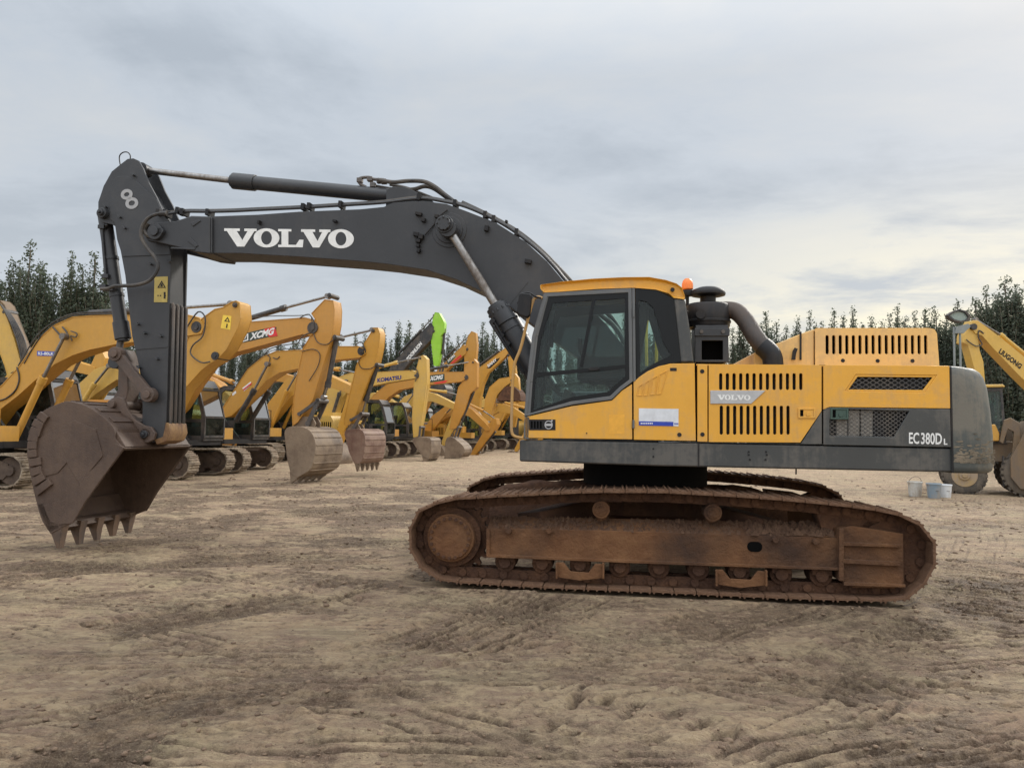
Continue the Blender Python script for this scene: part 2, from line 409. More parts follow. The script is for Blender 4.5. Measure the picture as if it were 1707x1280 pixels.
# --- arm
arm_px = [(222,264),(231,268),(238,280),(248,305),(261,329),(271,352),(285,372),(285,430),(283,500),(281,560),(279,640),(277,700),(272,728),(262,737),(246,737),(238,727),(237,700),(237.6,646),(230,604),(220,560),(208.5,459),(198,403),(193,378),(186,374),(170,371),(163.5,361),(163.5,337),(172.6,310),(186,286),(202,273),(212.5,265)]
armo = [P(x,y,VA) for x,y in arm_px]
b = MB(); inner = [P(x,y,VA) for x,y in [(225,300),(240,316),(258,345),(270,372),(282,385),(281,500),(277,640),(275,700),(268,728),(248,732),(241,725),(240,646),(233,604),(223,560),(211,459),(201,403),(198,372),(188,330),(205,300)]]
b.prism(inner,VA+.02,-VA-.02)
arm = b.build('arm',M['char'],hero,bevel=.008)
for v in (VA,-VA-.035): MB().prism(armo,v,v+.035).build('side_plate',M['char'],arm,bevel=.006)
# raised doubling plates on the head and a weld seam
b = MB(); b.prism([P(x,y,VA) for x,y in [(190,300),(196,295),(212,294),(228,302),(262,333),(270,352),(283,372),(284,425),(205,428),(196,400),(192,372),(184,366),(184,320)]],VA-.012,VA+.002); b.build('cheek_plate',M['char'],arm,bevel=.004)
b = MB(); b.bar(H.P3(198,403,VA-.004),H.P3(262,403,VA-.004),.012,.012); b.bar(H.P3(226,582,VA-.004),H.P3(279,578,VA-.004),.01,.012); b.build('weld_seam',M['char'],arm)
# pins on the arm
b = MB()
for x,y,r in ((174,357,.07),(262,388,.10),(246.5,658,.085),(246.5,724,.085)):
    u,z = P(x,y,VA); b.cyl((u,VA-.07,z),(u,-VA+.07,z),r,n=28); b.cyl((u,VA-.10,z),(u,VA-.06,z),r*.6,n=20); b.cyl((u,VA-.13,z),(u,VA-.09,z),r*.28,n=10)
b.build('pivot_pin',M['char'],arm,bevel=.008)
b = MB()
for x,y in ((200,362),(251,440),(304-22,436),(222,292),(176,345),(230,540),(241,555),(232,612),(262,598),(268,560),(208,380)):
    u,z = P(x,y,VA-.02); b.box((u,VA-.03,z),(.05,.05,.022),ry=.6)
b.build('hose_bracket',M['char'],arm,bevel=.003)
# wear bars on the arm's underside (the face turned to the machine)
def armx(y, v): return P(283-(y-500)*.028, y, VA)[0]
b = MB(); zt = P(282,505,VA)[1]; zb = P(277,708,VA)[1]; ut = P(282.5,505,VA)[0]; ub = P(277,708,VA)[0]
for k in range(4):
    v = VA+.05+k*.10; b.tube([(ut+.01,v,zt),(ut+.03,v,zt-.03),(ub+.03,v,zb+.03),(ub+.01,v,zb)],.022,n=8,smooth=0)
b.build('wear_bar',M['steel'],arm)
b = MB(); b.prism([P(x,y,VA) for x,y in [(277,704),(282,706),(284,722),(278,735),(262,741),(258,733),(272,728)]],VA-.01,-VA+.01); b.build('worn_end_plate',paint('worn_end_paint',(.30,.17,.06),.6,dirt=(.12,.06,.035),amt=.6,chips=(.5,.3,.08)),arm,bevel=.006)
# arm head lifting wire
b = MB(); b.tube([H.P3(x,y,0) for x,y in [(201,278),(199,262),(204,255),(212,254),(217,259),(217,266)]],.008,n=6); b.build('lifting_wire',M['black'],arm)
# warning sticker on the arm
b = MB(); b.prism([P(x,y,VA) for x,y in [(258,462),(280,461),(279,504),(257,504)]],VA-.006,VA+.001); st = b.build('warning_sticker',M['old_sticker'],arm)
b = MB()
tri = [P(x,y,VA) for x,y in [(270,468),(277,480),(263,480)]]; tri2 = [P(x,y,VA) for x,y in [(270,471),(274.6,478.8),(265.4,478.8)]]
b.ring(tri,tri2,VA-.009,VA-.005); b.prism([P(x,y,VA) for x,y in [(269,473),(271,473),(272,478),(268,478)]],VA-.009,VA-.005)
for x in (264,268,276): b.prism([P(x-1,y,VA) for x,y in [(x,492),(x+2,492),(x+2,494),(x,494)]],VA-.009,VA-.005)
b.prism([P(x,y,VA) for x,y in [(273.5,487),(276.5,487),(276.5,498),(273.5,498)]],VA-.009,VA-.005)
b.build('pictogram',M['black'],st,smooth=False)
# painted 8
def ringpx(cx,cy,rx,ry,th,v,F=H,n=22,rot=-.35):
    o = []; i = []
    for k in range(n):
        a = 2*math.pi*k/n; 
        for L_,ex,ey in ((o,rx,ry),(i,rx-th,ry-th)):
            x = ex*math.cos(a); y = ey*math.sin(a); L_.append(F.P(cx+x*math.cos(rot)-y*math.sin(rot),cy+x*math.sin(rot)+y*math.cos(rot),v))
    return o,i
b = MB()
for cx,cy,rx,ry in ((212.5,325.0,10.0,8.8),(221,339.5,10.8,9.6)):
    o,i = ringpx(cx,cy,rx,ry,5.4,VA); b.ring(o,i,VA-.018,VA-.0135)
b.build('painted_digit',flat('stencil_grey',(.34,.34,.35),.6),arm,smooth=False)
# --- bucket cylinder on the arm's outer side
bc = cylinder_set(hero,H,-.02,(196,604),(205,563),(174.5,360),.045,.088,M['steel'],M['char'],.22,'bucket_cylinder')
b = MB(); b.tube([H.P3(x,y,-.12) for x,y in [(180,375),(173,380),(171,392),(176,455),(178,464)]],.02); b.tube([H.P3(x,y,-.12) for x,y in [(172,481),(176,484),(196,480)]],.018)
for x,y in ((171.5,379),(178,461),(174,478),(186,482)):
    u,z = P(x,y,-.12); b.box((u,-.12,z),(.09,.09,.05))
b.build('cylinder_pipe',M['char'],bc,bevel=.004)
b = MB()
for t in (.30,.62,.9):
    A_ = Vector(H.P3(177,372,-.02)); B_ = Vector(H.P3(205,563,-.02)); d = (B_-A_).normalized(); c_ = A_.lerp(B_,t); b.cyl(c_,c_+d*.045,.096,n=24)
b.build('clamp_band',M['char'],bc,bevel=.004)
# --- linkage
def link(name,a,c,v0,v1,wd,m,r,par):
    A_ = P(*a,v0); C_ = P(*c,v0); b = MB()
    b.bar((A_[0],(v0+v1)/2,A_[1]),(C_[0],(v0+v1)/2,C_[1]),v1-v0,wd)
    for q in (A_,C_): b.cyl((q[0],v0-.02,q[1]),(q[0],v1+.02,q[1]),r,n=24); b.cyl((q[0],v0-.05,q[1]),(q[0],v0-.01,q[1]),r*.55,n=16)
    return b.build(name,m,par,bevel=.008)
link('guide_link',(192,590),(246.5,658),-.32,-.25,.13,M['link'],.095,hero)
link('guide_link',(192,590),(246.5,658),.25,.32,.13,M['link'],.095,hero)
b = MB(); b.prism([P(x,y,-.13) for x,y in [(184,588),(192,580),(205,582),(212,600),(213,650),(207,680),(196,686),(186,680),(184,670),(196,650),(197,610)]],-.13,.13)
u,z = P(194.5,674,-.2); b.cyl((u,-.26,z),(u,.26,z),.085,n=24); b.cyl((u,-.33,z),(u,-.25,z),.055,n=16)
b.build('bucket_link',M['link'],hero,bevel=.01)
# --- bucket
WB = 1.50
bcurve = [(207,747),(193,733),(190,715),(178,700),(160,686),(142,676),(126,671),(110,669),(92,675),(72,685),(58,702),(50,720),(46,742),(47,770),(52,800),(60,835),(70,868),(84,888)]
bk, bc2 = make_bucket(hero,H,bcurve,WB,M['bucket'],paint('worn_tooth_steel',(.075,.055,.045),.5,dirt=(.17,.10,.06),amt=.5,bump=.3),5,[(94,915),(77,872),(104,873)],.035,
   [(176,702),(180,676),(186,664),(196,661),(206,664),(212,682),(224,700),(240,709),(252,712),(259,722),(256,733),(246,738),(230,735),(205,744),(190,722)],.27,.13,M['link'],
   sidepx=[(100,880),(120,872),(143,835),(175,790)])
bk.name = 'bucket'
vn = -WB/2
b = MB() # lip and mouth beam
c_ = P(84,888,vn); d_ = P(116,874,vn)
b.prism([P(x,y,vn) for x,y in [(62,840),(76,878),(84,890),(101,881),(96,872),(84,868),(72,838)]],vn,-vn); b.build('cutting_lip',M['bucket'],bk,bevel=.008)
b = MB(); b.prism([P(x,y,vn) for x,y in [(190,716),(207,745),(196,747),(184,736),(181,708)]],vn+.03,-vn-.03); b.build('top_beam',M['bucket'],bk,bevel=.01)
# flange strip along the mouth edge and a raised wear liner on the cheek
for v in (vn-.014,-vn-.002):
    b = MB(); b.prism([P(x,y,vn) for x,y in [(208,746),(192,738),(188,748),(168,772),(150,786),(134,808),(128,822),(98,874),(122,872),(143,836),(176,790)]],v,v+.016); b.build('edge_plate',M['bucket'],bk,bevel=.004)
b = MB(); b.prism([P(x,y,vn) for x,y in [(66,730),(95,716),(125,700),(160,716),(172,760),(150,786),(134,808),(112,771),(97,788),(76,794),(62,780),(60,745)]],vn-.010,vn+.001); b.build('cheek_liner',M['bucket'],bk,bevel=.004)
# heel wear blocks around the back edge
for (x0,y0,x1,y1) in ((52,716,70,722),(49,728,66,731),(47.5,742,64,742),(47.5,757,64,755),(50,772,71,768),(54,788,72,782),(56,805,76,793),(61,822,86,802),(57,703,74,711),(66,690,80,700)):
    A_ = Vector((*([P(x0,y0,vn)[0]]),0,P(x0,y0,vn)[1])); C_ = Vector((P(x1,y1,vn)[0],0,P(x1,y1,vn)[1]))
    d = (C_-A_).normalized(); n_ = Vector((-d.z,0,d.x)); hw = .048
    pts = [A_+d*.012+n_*hw*.96,C_+n_*hw,C_-n_*hw,A_+d*.004-n_*hw*.96]
    MB().prism([(q.x,q.z) for q in pts],vn-.035,vn+.05).build('wear_block',M['bucket'],bk,bevel=.006)
b = MB() # wear strips across the back
for t in range(6,len(bc2)-8,5):
    p0 = bc2[t]; p1 = bc2[t+2]; b.bar((p0[0],0,p0[1]),(p1[0],0,p1[1]),WB-.16,.03)
b.build('wear_strip',M['bucket'],bk,bevel=.004)
# --- boom
VB = -.28
boom_near = [(318,360),(350,361),(430,358),(498,353),(600,349),(640,345),(655,338),(705,335),(744,340),(777,352),(826,371),(876,403),(912,436),(938,467),(980,509),(1010,540),(1041,578),(1064,612),(1068,640),(1050,660),(1020,650),(966,598),(927,570),(868,526),(850,511),(810,489),(761,466),(712,450),(646,440),(597,435),(500,428),(400,422),(350,422),(318,416)]
bn = [P(x,y,VB) for x,y in boom_near]
boom = MB().prism(bn,VB+.012,-VB-.012).build('boom',M['char'],hero,bevel=.01)
for v in (VB,-VB-.014): MB().prism(bn,v,v+.014).build('side_plate',M['char'],boom,bevel=.004)
b = MB()
fork = [(240,392),(240,381),(252,372),(292,368.5),(318,360),(350,361),(350,423),(325,420),(300,413),(262,404),(246,402)]
for v in (-.34,.26): b.prism([P(x,y,-.34) for x,y in fork],v,v+.08)
b.prism([P(x,y,-.34) for x,y in [(312,362),(352,361),(352,422),(318,418)]],-.32,.32)
b.build('boom_fork',M['char'],boom,bevel=.014)
b = MB()
for q in ([(318,372),(333,366),(335,369),(322,378)],[(318,396),(331,410),(326,413),(313,402)],[(286,412),(326,414),(325,417),(284,415)]):
    b.prism([P(x,y,-.34) for x,y in q],-.352,-.339)
u,z = P(262,388,-.34); b.cyl((u,-.40,z),(u,.40,z),.105,n=28); b.cyl((u,-.43,z),(u,-.39,z),.06,n=18)
u,z = P(271,387,-.34); b.cyl((u,-.40,z),(u,-.34,z),.045,n=12)
b.build('fork_rib',M['char'],boom,bevel=.006)
b = MB(); b.bar(H.P3(350,360,VB-.004),H.P3(350,423,VB-.004),.012,.018); b.bar(H.P3(880,470,VB-.002),H.P3(835,525,VB-.002),.006,.008); b.build('weld_seam',M['char'],boom)
# boom-cylinder boss
b = MB(); u,z = P(749,384,VB)
for r,d in ((.22,.012),(.17,.03),(.11,.30),(.085,.34)): b.cyl((u,VB-d,z),(u,-VB+d,z),r,n=32)
bolt_ring(b,(u,z),.075,8,.012,VB-.36,VB-.33); b.build('cylinder_boss',M['char'],boom,bevel=.008)
b = MB()
for x,y,w,h in ((699,358,.08,.04),(707,368,.05,.05),(729,362,.05,.04),(695,392,.07,.05),(703,396,.06,.06),(699,403,.05,.04),(698,411,.04,.04),(699,419,.04,.05),(812,382,.05,.07),(881,437,.08,.05),(434,372,.03,.05),(560,370,.05,.03),(845,351+20,.03,.03)):
    u,z = P(x,y,VB); b.box((u,VB-.03,z),(w,.07,h),ry=.2)
b.tube([H.P3(x,y,VB-.03) for x,y in [(708,392),(722,376),(730,363),(746,350)]],.01); b.tube([H.P3(x,y,VB-.03) for x,y in [(696,392),(694,402),(699,412)]],.012)
b.build('valve_block',M['black'],boom,bevel=.004)
slab_letters('logo_lettering',M['white'],boom,[(374,428),(423,466),(464,506),(502,551),(547,590)],381,411,VB,H,slope=.012)
# boom top: cylinder bracket, pipes, clamps
b = MB(); b.prism([P(x,y,-.14) for x,y in [(643,345),(644,316),(655,311),(675,312),(690,318),(722,336),(722,345)]],-.14,-.09); b.prism([P(x,y,-.14) for x,y in [(643,345),(644,316),(655,311),(675,312),(690,318),(722,336),(722,345)]],.09,.14)
b.build('cylinder_bracket',M['char'],boom,bevel=.006)
ac = cylinder_set(hero,H,0.0,(241,284),(391,302),(664,328),.042,.092,M['chrome'],M['char'],.30,'arm_cylinder')
b = MB(); b.tube([H.P3(x,y,-.02) for x,y in [(610,312),(602,308),(598,302),(602,297),(615,296),(622,299),(640,300)]],.022)
for x,y in ((600,301),(617,299),(633,302),(640,303),(622,309)):
    u,z = P(x,y,-.02); b.box((u,-.02,z),(.07,.07,.06))
b.build('port_block',M['steel'],ac,bevel=.005)
pipe = [(276,357),(308,353),(348,353),(390,352),(430,350),(505,346.5),(570,342.5),(639,338),(700,331),(744,337),(777,345),(820,364),(859,387),(899,419),(925,446),(945,470),(985,512)]
for k,(v,dy) in enumerate(((-.24,0),(-.16,-2.0))):
    MB().tube([H.P3(x,y+dy,v) for x,y in pipe],.02,n=8,smooth=4).build('hydraulic_pipe',M['rubber'] if k else M['char'],boom)
b = MB(); b.tube([H.P3(x,y,-.05) for x,y in [(770,338),(800,352),(835,370),(868,390),(900,416),(930,446),(960,478),(1000,522)]],.03,n=8,smooth=4); b.build('hydraulic_pipe',M['rubber'],boom)
b = MB()
for x,y in ((268,356),(279,357),(300,353),(308,355),(350,356),(508,347),(518,346),(570,343),(810,360),(824,367),(700,331),(760,341),(862,389)):
    u,z = P(x,y,-.2); b.box((u,-.2,z),(.045,.17,.085),ry=.1)
for x,y in ((508,350),(570,347),(350,358)):
    u,z = P(x,y,-.2); b.box((u,-.2,z-.03),(.02,.06,.09))
b.build('pipe_clamp',M['black'],boom,bevel=.004)
b = MB(); b.tube([H.P3(x,y,-.05) for x,y in [(630,300),(655,304),(680,302),(706,303),(724,311),(742,325),(762,340)]],.028); b.tube([H.P3(x,y,.03) for x,y in [(624,311),(655,316),(688,316),(707,311),(722,314),(740,326),(760,342)]],.028)
b.tube([H.P3(x,y,.10) for x,y in [(650,308),(676,313),(700,322),(720,330)]],.02)
b.build('hydraulic_hose',M['rubber'],boom)
b = MB(); b.tube([H.P3(x,y,-.40) for x,y in [(276,357),(262,357),(247,364),(237,378),(236,396),(246,414),(260,432),(263,448),(250,467),(228,475),(204,476.5),(191,477),(180,481),(168,482)]],.024,n=8)
u,z = P(272,356,-.4); b.cyl((u-.04,-.4,z),(u+.05,-.4,z),.035,n=8); b.build('hydraulic_hose',M['rubber'],boom)
b = MB(); b.tube([H.P3(x,y,-.36) for x,y in [(246,372),(240,383),(246,392),(256,396)]],.03,n=8); b.build('hydraulic_hose',M['rubber'],boom)
# boom cylinders, one on each side of the boom
bcy = cylinder_set(hero,H,-.46,(749,384),(829,513),(905,640),.052,.115,M['chrome'],M['char'],.22,'boom_cylinder')
b = MB(); b.tube([H.P3(x,y,-.55) for x,y in [(817,536),(823,534),(826,541),(850,582),(880,630)]],.02); b.tube([H.P3(x,y,-.60) for x,y in [(818,538),(830,557),(872,622)]],.016)
for x,y in ((821,536),(846,574),(836,560)):
    u,z = P(x,y,-.55); b.box((u,-.53,z),(.07,.1,.05),ry=-.9)
b.build('cylinder_pipe',M['black'],bcy,bevel=.004)
A_ = Vector(H.P3(829,513,-.46)); B_ = Vector(H.P3(905,640,-.46)); d = (B_-A_).normalized(); b = MB(); c_ = A_.lerp(B_,.27); b.cyl(c_,c_+d*.03,.125,n=24); bolt_ring2 = [b.cyl(A_+d*.03+Vector((0,math.cos(a),0))*.135+Vector((-d.z,0,d.x))*math.sin(a)*.135,A_+d*.06+Vector((0,math.cos(a),0))*.135+Vector((-d.z,0,d.x))*math.sin(a)*.135,.014,n=6) for a in [k*math.pi/6 for k in range(12)]]
b.build('clamp_band',M['char'],bcy)
# second cylinder, same heights on the far side
o2 = copy_tree(bcy,hero)
o2.location = (0,.92,0)
# --- undercarriage
VT = -1.67; WT = .60
tp = [(696,852),(740,831),(822,826),(902,822),(983,818),(1100,818),(1246,826),(1363,836),(1451,846),(1508,858),(1540,876),(1560,905),(1564,933),(1550,963),(1532,988),(1504,1003),(1300,997),(1118,988),(900,979),(735,969),(701,947),(684,920),(680,893),(684,870)]
tpath = [P(x,y,VT) for x,y in tp]
NSH = 52
frames, pitch = belt_frames(tpath,NSH)
b = MB(); shoe_bm(b,pitch,WT,Matrix.Identity(4)); shoe0 = b.build('track_shoe',M['shoe'],None,bevel=.003,seg=1)
random.seed(3)
def make_track(vc, parent):
    ch = MB(); links = []
    for F4 in frames:
        for s in (-1,1):
            off = F4@Matrix.Translation((0,vc+s*.085,-.075))
            hx = pitch*.5; prof = [(-hx-.03,-.05),(hx-.035,-.055),(hx+.0,-.02),(hx-.01,.05),(-hx-.01,.05)]
            vs = [off@Vector((p[0],-.022,p[1])) for p in prof]+[off@Vector((p[0],.022,p[1])) for p in prof]; n=5
            ch.add(vs,[tuple(range(n)),tuple(range(2*n-1,n-1,-1))]+[(i,i+n,(i+1)%n+n,(i+1)%n) for i in range(n)])
        c_ = F4@Vector((pitch*.5,vc,-.075)); ch.cyl(c_+Vector((0,-.13,0)),c_+Vector((0,.13,0)),.042,n=14)
        for s in (-.25,.25):
            q = F4@Vector((pitch*s*.9,vc,-.06)); ch.cyl(q+Vector((0,-.12,0)),q+Vector((0,.12,0)),.016,n=8)
    t = ch.build('track_chain',M['rustd'],parent)
    for i,F4 in enumerate(frames):
        s = shoe0 if (shoe0.parent is None) else shoe0.copy()
        if s is not shoe0: COL.objects.link(s)
        s.parent = t; s.matrix_parent_inverse = Matrix.Identity(4)
        s.matrix_basis = Matrix.Translation((0,vc,0))@F4@Matrix.Rotation(random.uniform(-.02,.02),4,'Y')
    return t
VC = VT+WT/2
def side_gear(sg, parent):
    """frame, rollers, sprocket and idler of one side; sg = -1 near, 1 far"""
    # all shapes are traced for the near side and mirrored in v for the far one
    def V(v): return v if sg < 0 else -v
    vf = -1.56
    def PB(x,y): return P(x,y,vf)
    tf = MB()
    tf.prism([PB(x,y) for x,y in [(812,882),(819,880),(1000,884),(1200,890),(1399,896),(1399,946),(1100,935),(812,924)]],V(vf),V(-1.18))
    # sloping top
    A_ = [PB(x,y) for x,y in [(812,881),(1399,895)]]
    t_ = .11
    tf.add([(A_[0][0],V(vf+.005),A_[0][1]),(A_[1][0],V(vf+.005),A_[1][1]),(A_[1][0],V(-1.34),A_[1][1]+t_),(A_[0][0],V(-1.34),A_[0][1]+t_),(A_[0][0],V(-1.18),A_[0][1]),(A_[1][0],V(-1.18),A_[1][1])],
           [(0,1,2,3),(3,2,5,4),(0,3,4),(1,5,2),(0,4,5,1)])
    fr = tf.build('track_frame',M['rust'],parent,bevel=.008)
    b = MB(); b.prism([PB(x,y) for x,y in [(812,923),(1100,934),(1399,945),(1399,950),(1100,939.5),(812,928)]],V(vf-.035),V(vf+.01)); b.prism([PB(x,y) for x,y in [(811,880),(817,880),(817,928),(811,928)]],V(vf-.02),V(vf+.02)); b.build('flange',M['rust'],fr,bevel=.006)
    b = MB()
    for x,y in ((849,884),(916,884),(1291,899),(1358,902)):
        u,z = PB(x,y); b.cyl((u,V(vf-.06),z),(u,V(vf+.05),z),.028,n=10); b.cyl((u-.03,V(vf-.035),z+.01),(u+.03,V(vf-.035),z-.01),.02,n=8)
    b.build('lashing_lug',M['rust'],fr,bevel=.003)
    u,z = PB(1258,911); b = MB(); b.prism(rrect((u,z),.145,.10,.048),V(vf-.004),V(vf+.02)); b.build('drain_opening',M['dark'],fr)
    # idler guard box
    b = MB(); g = [(1395,880),(1420,876),(1505,889),(1506,972),(1490,980),(1422,979),(1396,966)]
    b.prism([PB(x,y) for x,y in g],V(vf-.02),V(-1.2)); gd = b.build('idler_guard',M['rust'],parent,bevel=.012)
    b = MB()
    for q in ([(1400,902),(1497,906),(1497,911),(1400,908)],[(1400,930),(1498,935),(1498,942),(1400,937)],[(1396,880),(1404,880),(1404,966),(1396,966)],[(1404,968),(1506,972),(1506,977),(1404,974)]):
        b.prism([PB(x,y) for x,y in q],V(vf-.06),V(vf-.015))
    b.build('guard_rib',M['rust'],gd,bevel=.005)
    # idler
    ic = P(1488,925,-1.47); b = MB(); b.cyl((ic[0],V(-1.46),ic[1]),(ic[0],V(-1.28),ic[1]),.40,n=40); b.cyl((ic[0],V(-1.48),ic[1]),(ic[0],V(-1.26),ic[1]),.34,n=40); b.build('idler_wheel',M['rustd'],parent,bevel=.01)
    # sprocket with final drive
    sc = P(750,897,-1.60); b = MB()
    n = 23; pr = []
    for k in range(n):
        for a,r in ((-.30,.345),(-.12,.40),(.12,.40),(.30,.345)):
            t = 2*math.pi*(k+a)/n; pr.append((sc[0]+.02+r*math.cos(t),sc[1]-.0+r*math.sin(t)))
    b.prism(pr,V(-1.42),V(-1.34)); b.cyl((sc[0],V(-1.50),sc[1]),(sc[0],V(-1.20),sc[1]),.31,n=40)
    sp = b.build('sprocket',M['rustd'],parent,bevel=.006)
    b = MB(); b.cyl((sc[0],V(-1.60),sc[1]),(sc[0],V(-1.45),sc[1]),.222,n=40); b.cyl((sc[0],V(-1.575),sc[1]),(sc[0],V(-1.45),sc[1]),.25,n=40); b.build('drive_hub',M['rust'],sp,bevel=.01)
    b = MB(); bolt_ring(b,sc,.203,20,.018,V(-1.622),V(-1.59)); b.build('hub_bolt',M['rustd'],sp)
    b = MB(); b.prism([P(x,y,-1.5) for x,y in [(1360,850),(1430,858),(1492,880),(1510,915),(1508,965),(1470,975),(1400,965)]],V(-1.46),V(-1.2)); b.build('idler_yoke',M['rustd'],parent,bevel=.02)
    # rollers
    for x,y in ((1002,849),(1188,854)):
        u,z = P(x,y,-1.5); b = MB(); b.cyl((u,V(-1.53),z),(u,V(-1.22),z),.09,n=24); b.cyl((u,V(-1.545),z),(u,V(-1.53),z),.062,n=16); bolt_ring(b,(u,z),.035,5,.012,V(-1.56),V(-1.54))
        b.cyl((u,V(-1.33),z-.16),(u,V(-1.33),z),.06,n=12); b.build('carrier_roller',M['rust'],parent,bevel=.006)
    for x,y in ((842,936),(904,938.5),(967,941),(1033,944),(1098,946),(1164,949),(1232,952),(1302,956),(1369,959)):
        u,z = P(x,y,-1.5); b = MB(); b.cyl((u,V(-1.50),z),(u,V(-1.24),z),.108,n=24); b.cyl((u,V(-1.545),z),(u,V(-1.49),z),.062,n=16); b.box((u,V(-1.50),z+.05),(.19,.07,.09)); b.build('track_roller',M['rustd'],parent,bevel=.006)
    for x0,x1,y0 in ((928,1005,936),(1192,1274,948)):
        b = MB(); q = [P(x0,y0,vf),P(x1,y0+3,vf),P(x1,y0+26,vf),P((x0+x1)/2,y0+30,vf),P(x0,y0+24,vf)]
        mz = P((x0+x1)/2,y0+6,vf)
        h_ = [P(x0+12,y0,vf),P(x0+24,y0+15,vf),P(x1-24,y0+17,vf),P(x1-12,y0+2,vf)]
        b.prism([q[0],h_[0],h_[1],h_[2],h_[3],q[1],q[2],q[3],q[4]],V(vf-.05),V(vf-.02))
        for x in (x0,x1): b.bar(P3v(x+1,y0,vf,V,-.06),P3v(x+1,y0+26,vf,V,-.06),.06,.02)
        b.build('roller_guard',M['rust'],fr,bevel=.004)
    # caked mud heaped on the sloping top
    random.seed(11+sg); b = MB()
    for k in range(1100):
        t = random.random(); x = 820+570*t; u,z = PB(x,880+14*t); w_ = random.random()
        zz = z+.0+w_*.10; v = vf+.02+w_*.2; r = random.uniform(.008,.034)*(1.6 if t > .75 else 1)
        q = Vector((u,V(v),zz)); pts_ = [q+Vector((math.cos(a)*r*random.uniform(.6,1.3),math.sin(a)*r*random.uniform(.6,1.3),-.01)) for a in [i*math.pi*2/5 for i in range(5)]]
        b.add(pts_+[q+Vector((random.uniform(-.3,.3)*r,random.uniform(-.3,.3)*r,r*.8))],[(0,1,5),(1,2,5),(2,3,5),(3,4,5),(4,0,5),(4,3,2,1,0)])
    for k in range(120):
        t = random.random(); u,z = PB(1410+88*t,888+3*t); v = vf+random.uniform(0,.2); r = random.uniform(.01,.03); q = Vector((u,V(v),z+.0))
        pts_ = [q+Vector((math.cos(a)*r,math.sin(a)*r,-.01)) for a in [i*math.pi*2/5 for i in range(5)]]
        b.add(pts_+[q+Vector((0,0,r))],[(0,1,5),(1,2,5),(2,3,5),(3,4,5),(4,0,5),(4,3,2,1,0)])
    tag(b.build('caked_mud',M['clay'],fr),kind='stuff')
def P3v(x,y,v,V,dv):
    u,z = P(x,y,v); return (u,V(v+dv),z)
# mud-packed beams along the inside of the far belt
random.seed(8); b = MB(); rg_ = []
for k in range(36):
    u_ = -2.05+3.9*k/35; e_ = .16*min(1,k/5,(35-k)/5); zt_ = .80+e_+random.uniform(-.025,.025)
    rg_.append([(u_,.86,.42),(u_,.88,zt_-.05+random.uniform(-.02,.02)),(u_,.97,zt_),(u_,1.05,zt_-.03+random.uniform(-.02,.02)),(u_,1.06,.42)])
b.loft(rg_); b.build('mud_packed_beam',M['rustd'],hero,ang=80)
near_t = make_track(VC,hero)
for F4 in frames:   # the far belt sits a little higher on its frame
    F4[2][3] = F4[2][3]*1.075
far_t = make_track(-VC,hero)
side_gear(-1,hero); side_gear(1,hero)
# X frame and slewing ring
u0_,z0_ = P(1074,800,0); b = MB()
b.cyl((0,0,.74),(0,0,1.02),.62,n=32); b.box((0,0,.80),(1.5,1.5,.24)); 
for sx in (-1,1):
    for sy in (-1,1): b.bar((sx*.4,sy*.4,.78),(sx*1.25,sy*1.25,.62),.42,.26)
b.build('cross_frame',M['rustd'],hero,bevel=.02)
b = MB(); b.cyl((0,0,1.0),(0,0,1.30),.74,n=48); b.build('slewing_ring',flat('greasy_black',(.006,.006,.006),.8,spec=.1),hero,bevel=.01)
# ------------------------------------------------------------------ upper body of the big excavator
VN = -1.49
def Q(pts, v=VN): return [P(x,y,v) for x,y in pts]
# deck and skirt
b = MB(); b.prism(Q([(866,733),(1160,738),(1588,747),(1589,787),(1100,777),(866,769)],-1.47),-1.47,-1.30)
skirt = b.build('side_skirt',M['char2'],hero,bevel=.02,seg=3)
b = MB(); b.prism(Q([(874,737),(1586,750),(1586,784),(874,767)],-1.30),-1.30,1.45); b.build('deck',M['black'],hero)
b = MB()
for x,y in ((1089,748),(1089,761),(1248,753),(1277,753),(1278,758),(1248,758),(1250,766),(1276,766)):
    u,z = P(x,y,-1.47); b.cyl((u,-1.475,z),(u,-1.468,z),.011,n=8)
b.build('skirt_bolt',M['black'],skirt)
b = MB(); b.prism(Q([(1163,735),(1166,735),(1166,778),(1163,778)],-1.475),-1.4725,-1.469); b.build('skirt_joint',M['black'],skirt)
# engine housing core
b = MB(); b.prism(Q([(1164,612),(1582,615),(1585,744),(1164,736)],-1.40),-1.40,1.42); core = b.build('engine_housing',M['black'],hero)
b = MB(); b.prism(Q([(1160,606.5),(1583,609.5),(1583,613),(1160,610)],-1.47),-1.46,1.44); b.build('housing_top',M['yellow'],hero,bevel=.01)
# filler panel, door panels
def slots(x0, dx, n, ya, yb, w, v=VN, sk=0):
    out = []
    for k in range(n):
        x = x0+dx*k; (ua,za),(ub,zb) = P(x,ya,v),P(x+sk,yb,v)
        ww = abs(P(x+w,ya,v)[0]-ua); r = ww*.48
        out.append([(ua+(q[0]), q[1]) for q in rrect(((ub-ua)/2,(za+zb)/2),ww,za-zb,r,3)])
    return out
fp = MB().prism(Q([(1162.5,606.8),(1179.5,607),(1179.5,736.5),(1162.5,736)]),VN,VN+.03).build('filler_panel',M['yellow'],hero,bevel=.006)
b = MB()
for x,y in ((1170.5,619),(1171,724)):
    u,z = P(x,y,VN); b.cyl((u,VN-.004,z),(u,VN+.01,z),.022,n=14)
b.build('panel_lock',M['black'],fp)
s1 = slots(1201.5,11.13,13,622,650,5.6)+slots(1202.5,11.13,11,676,724.5,5.6)
b = MB(); b.panel(Q([(1181.5,607),(1369.5,608.5),(1369.5,685),(1334,737.5),(1181.5,736.5)]),s1,VN,VN+.03)
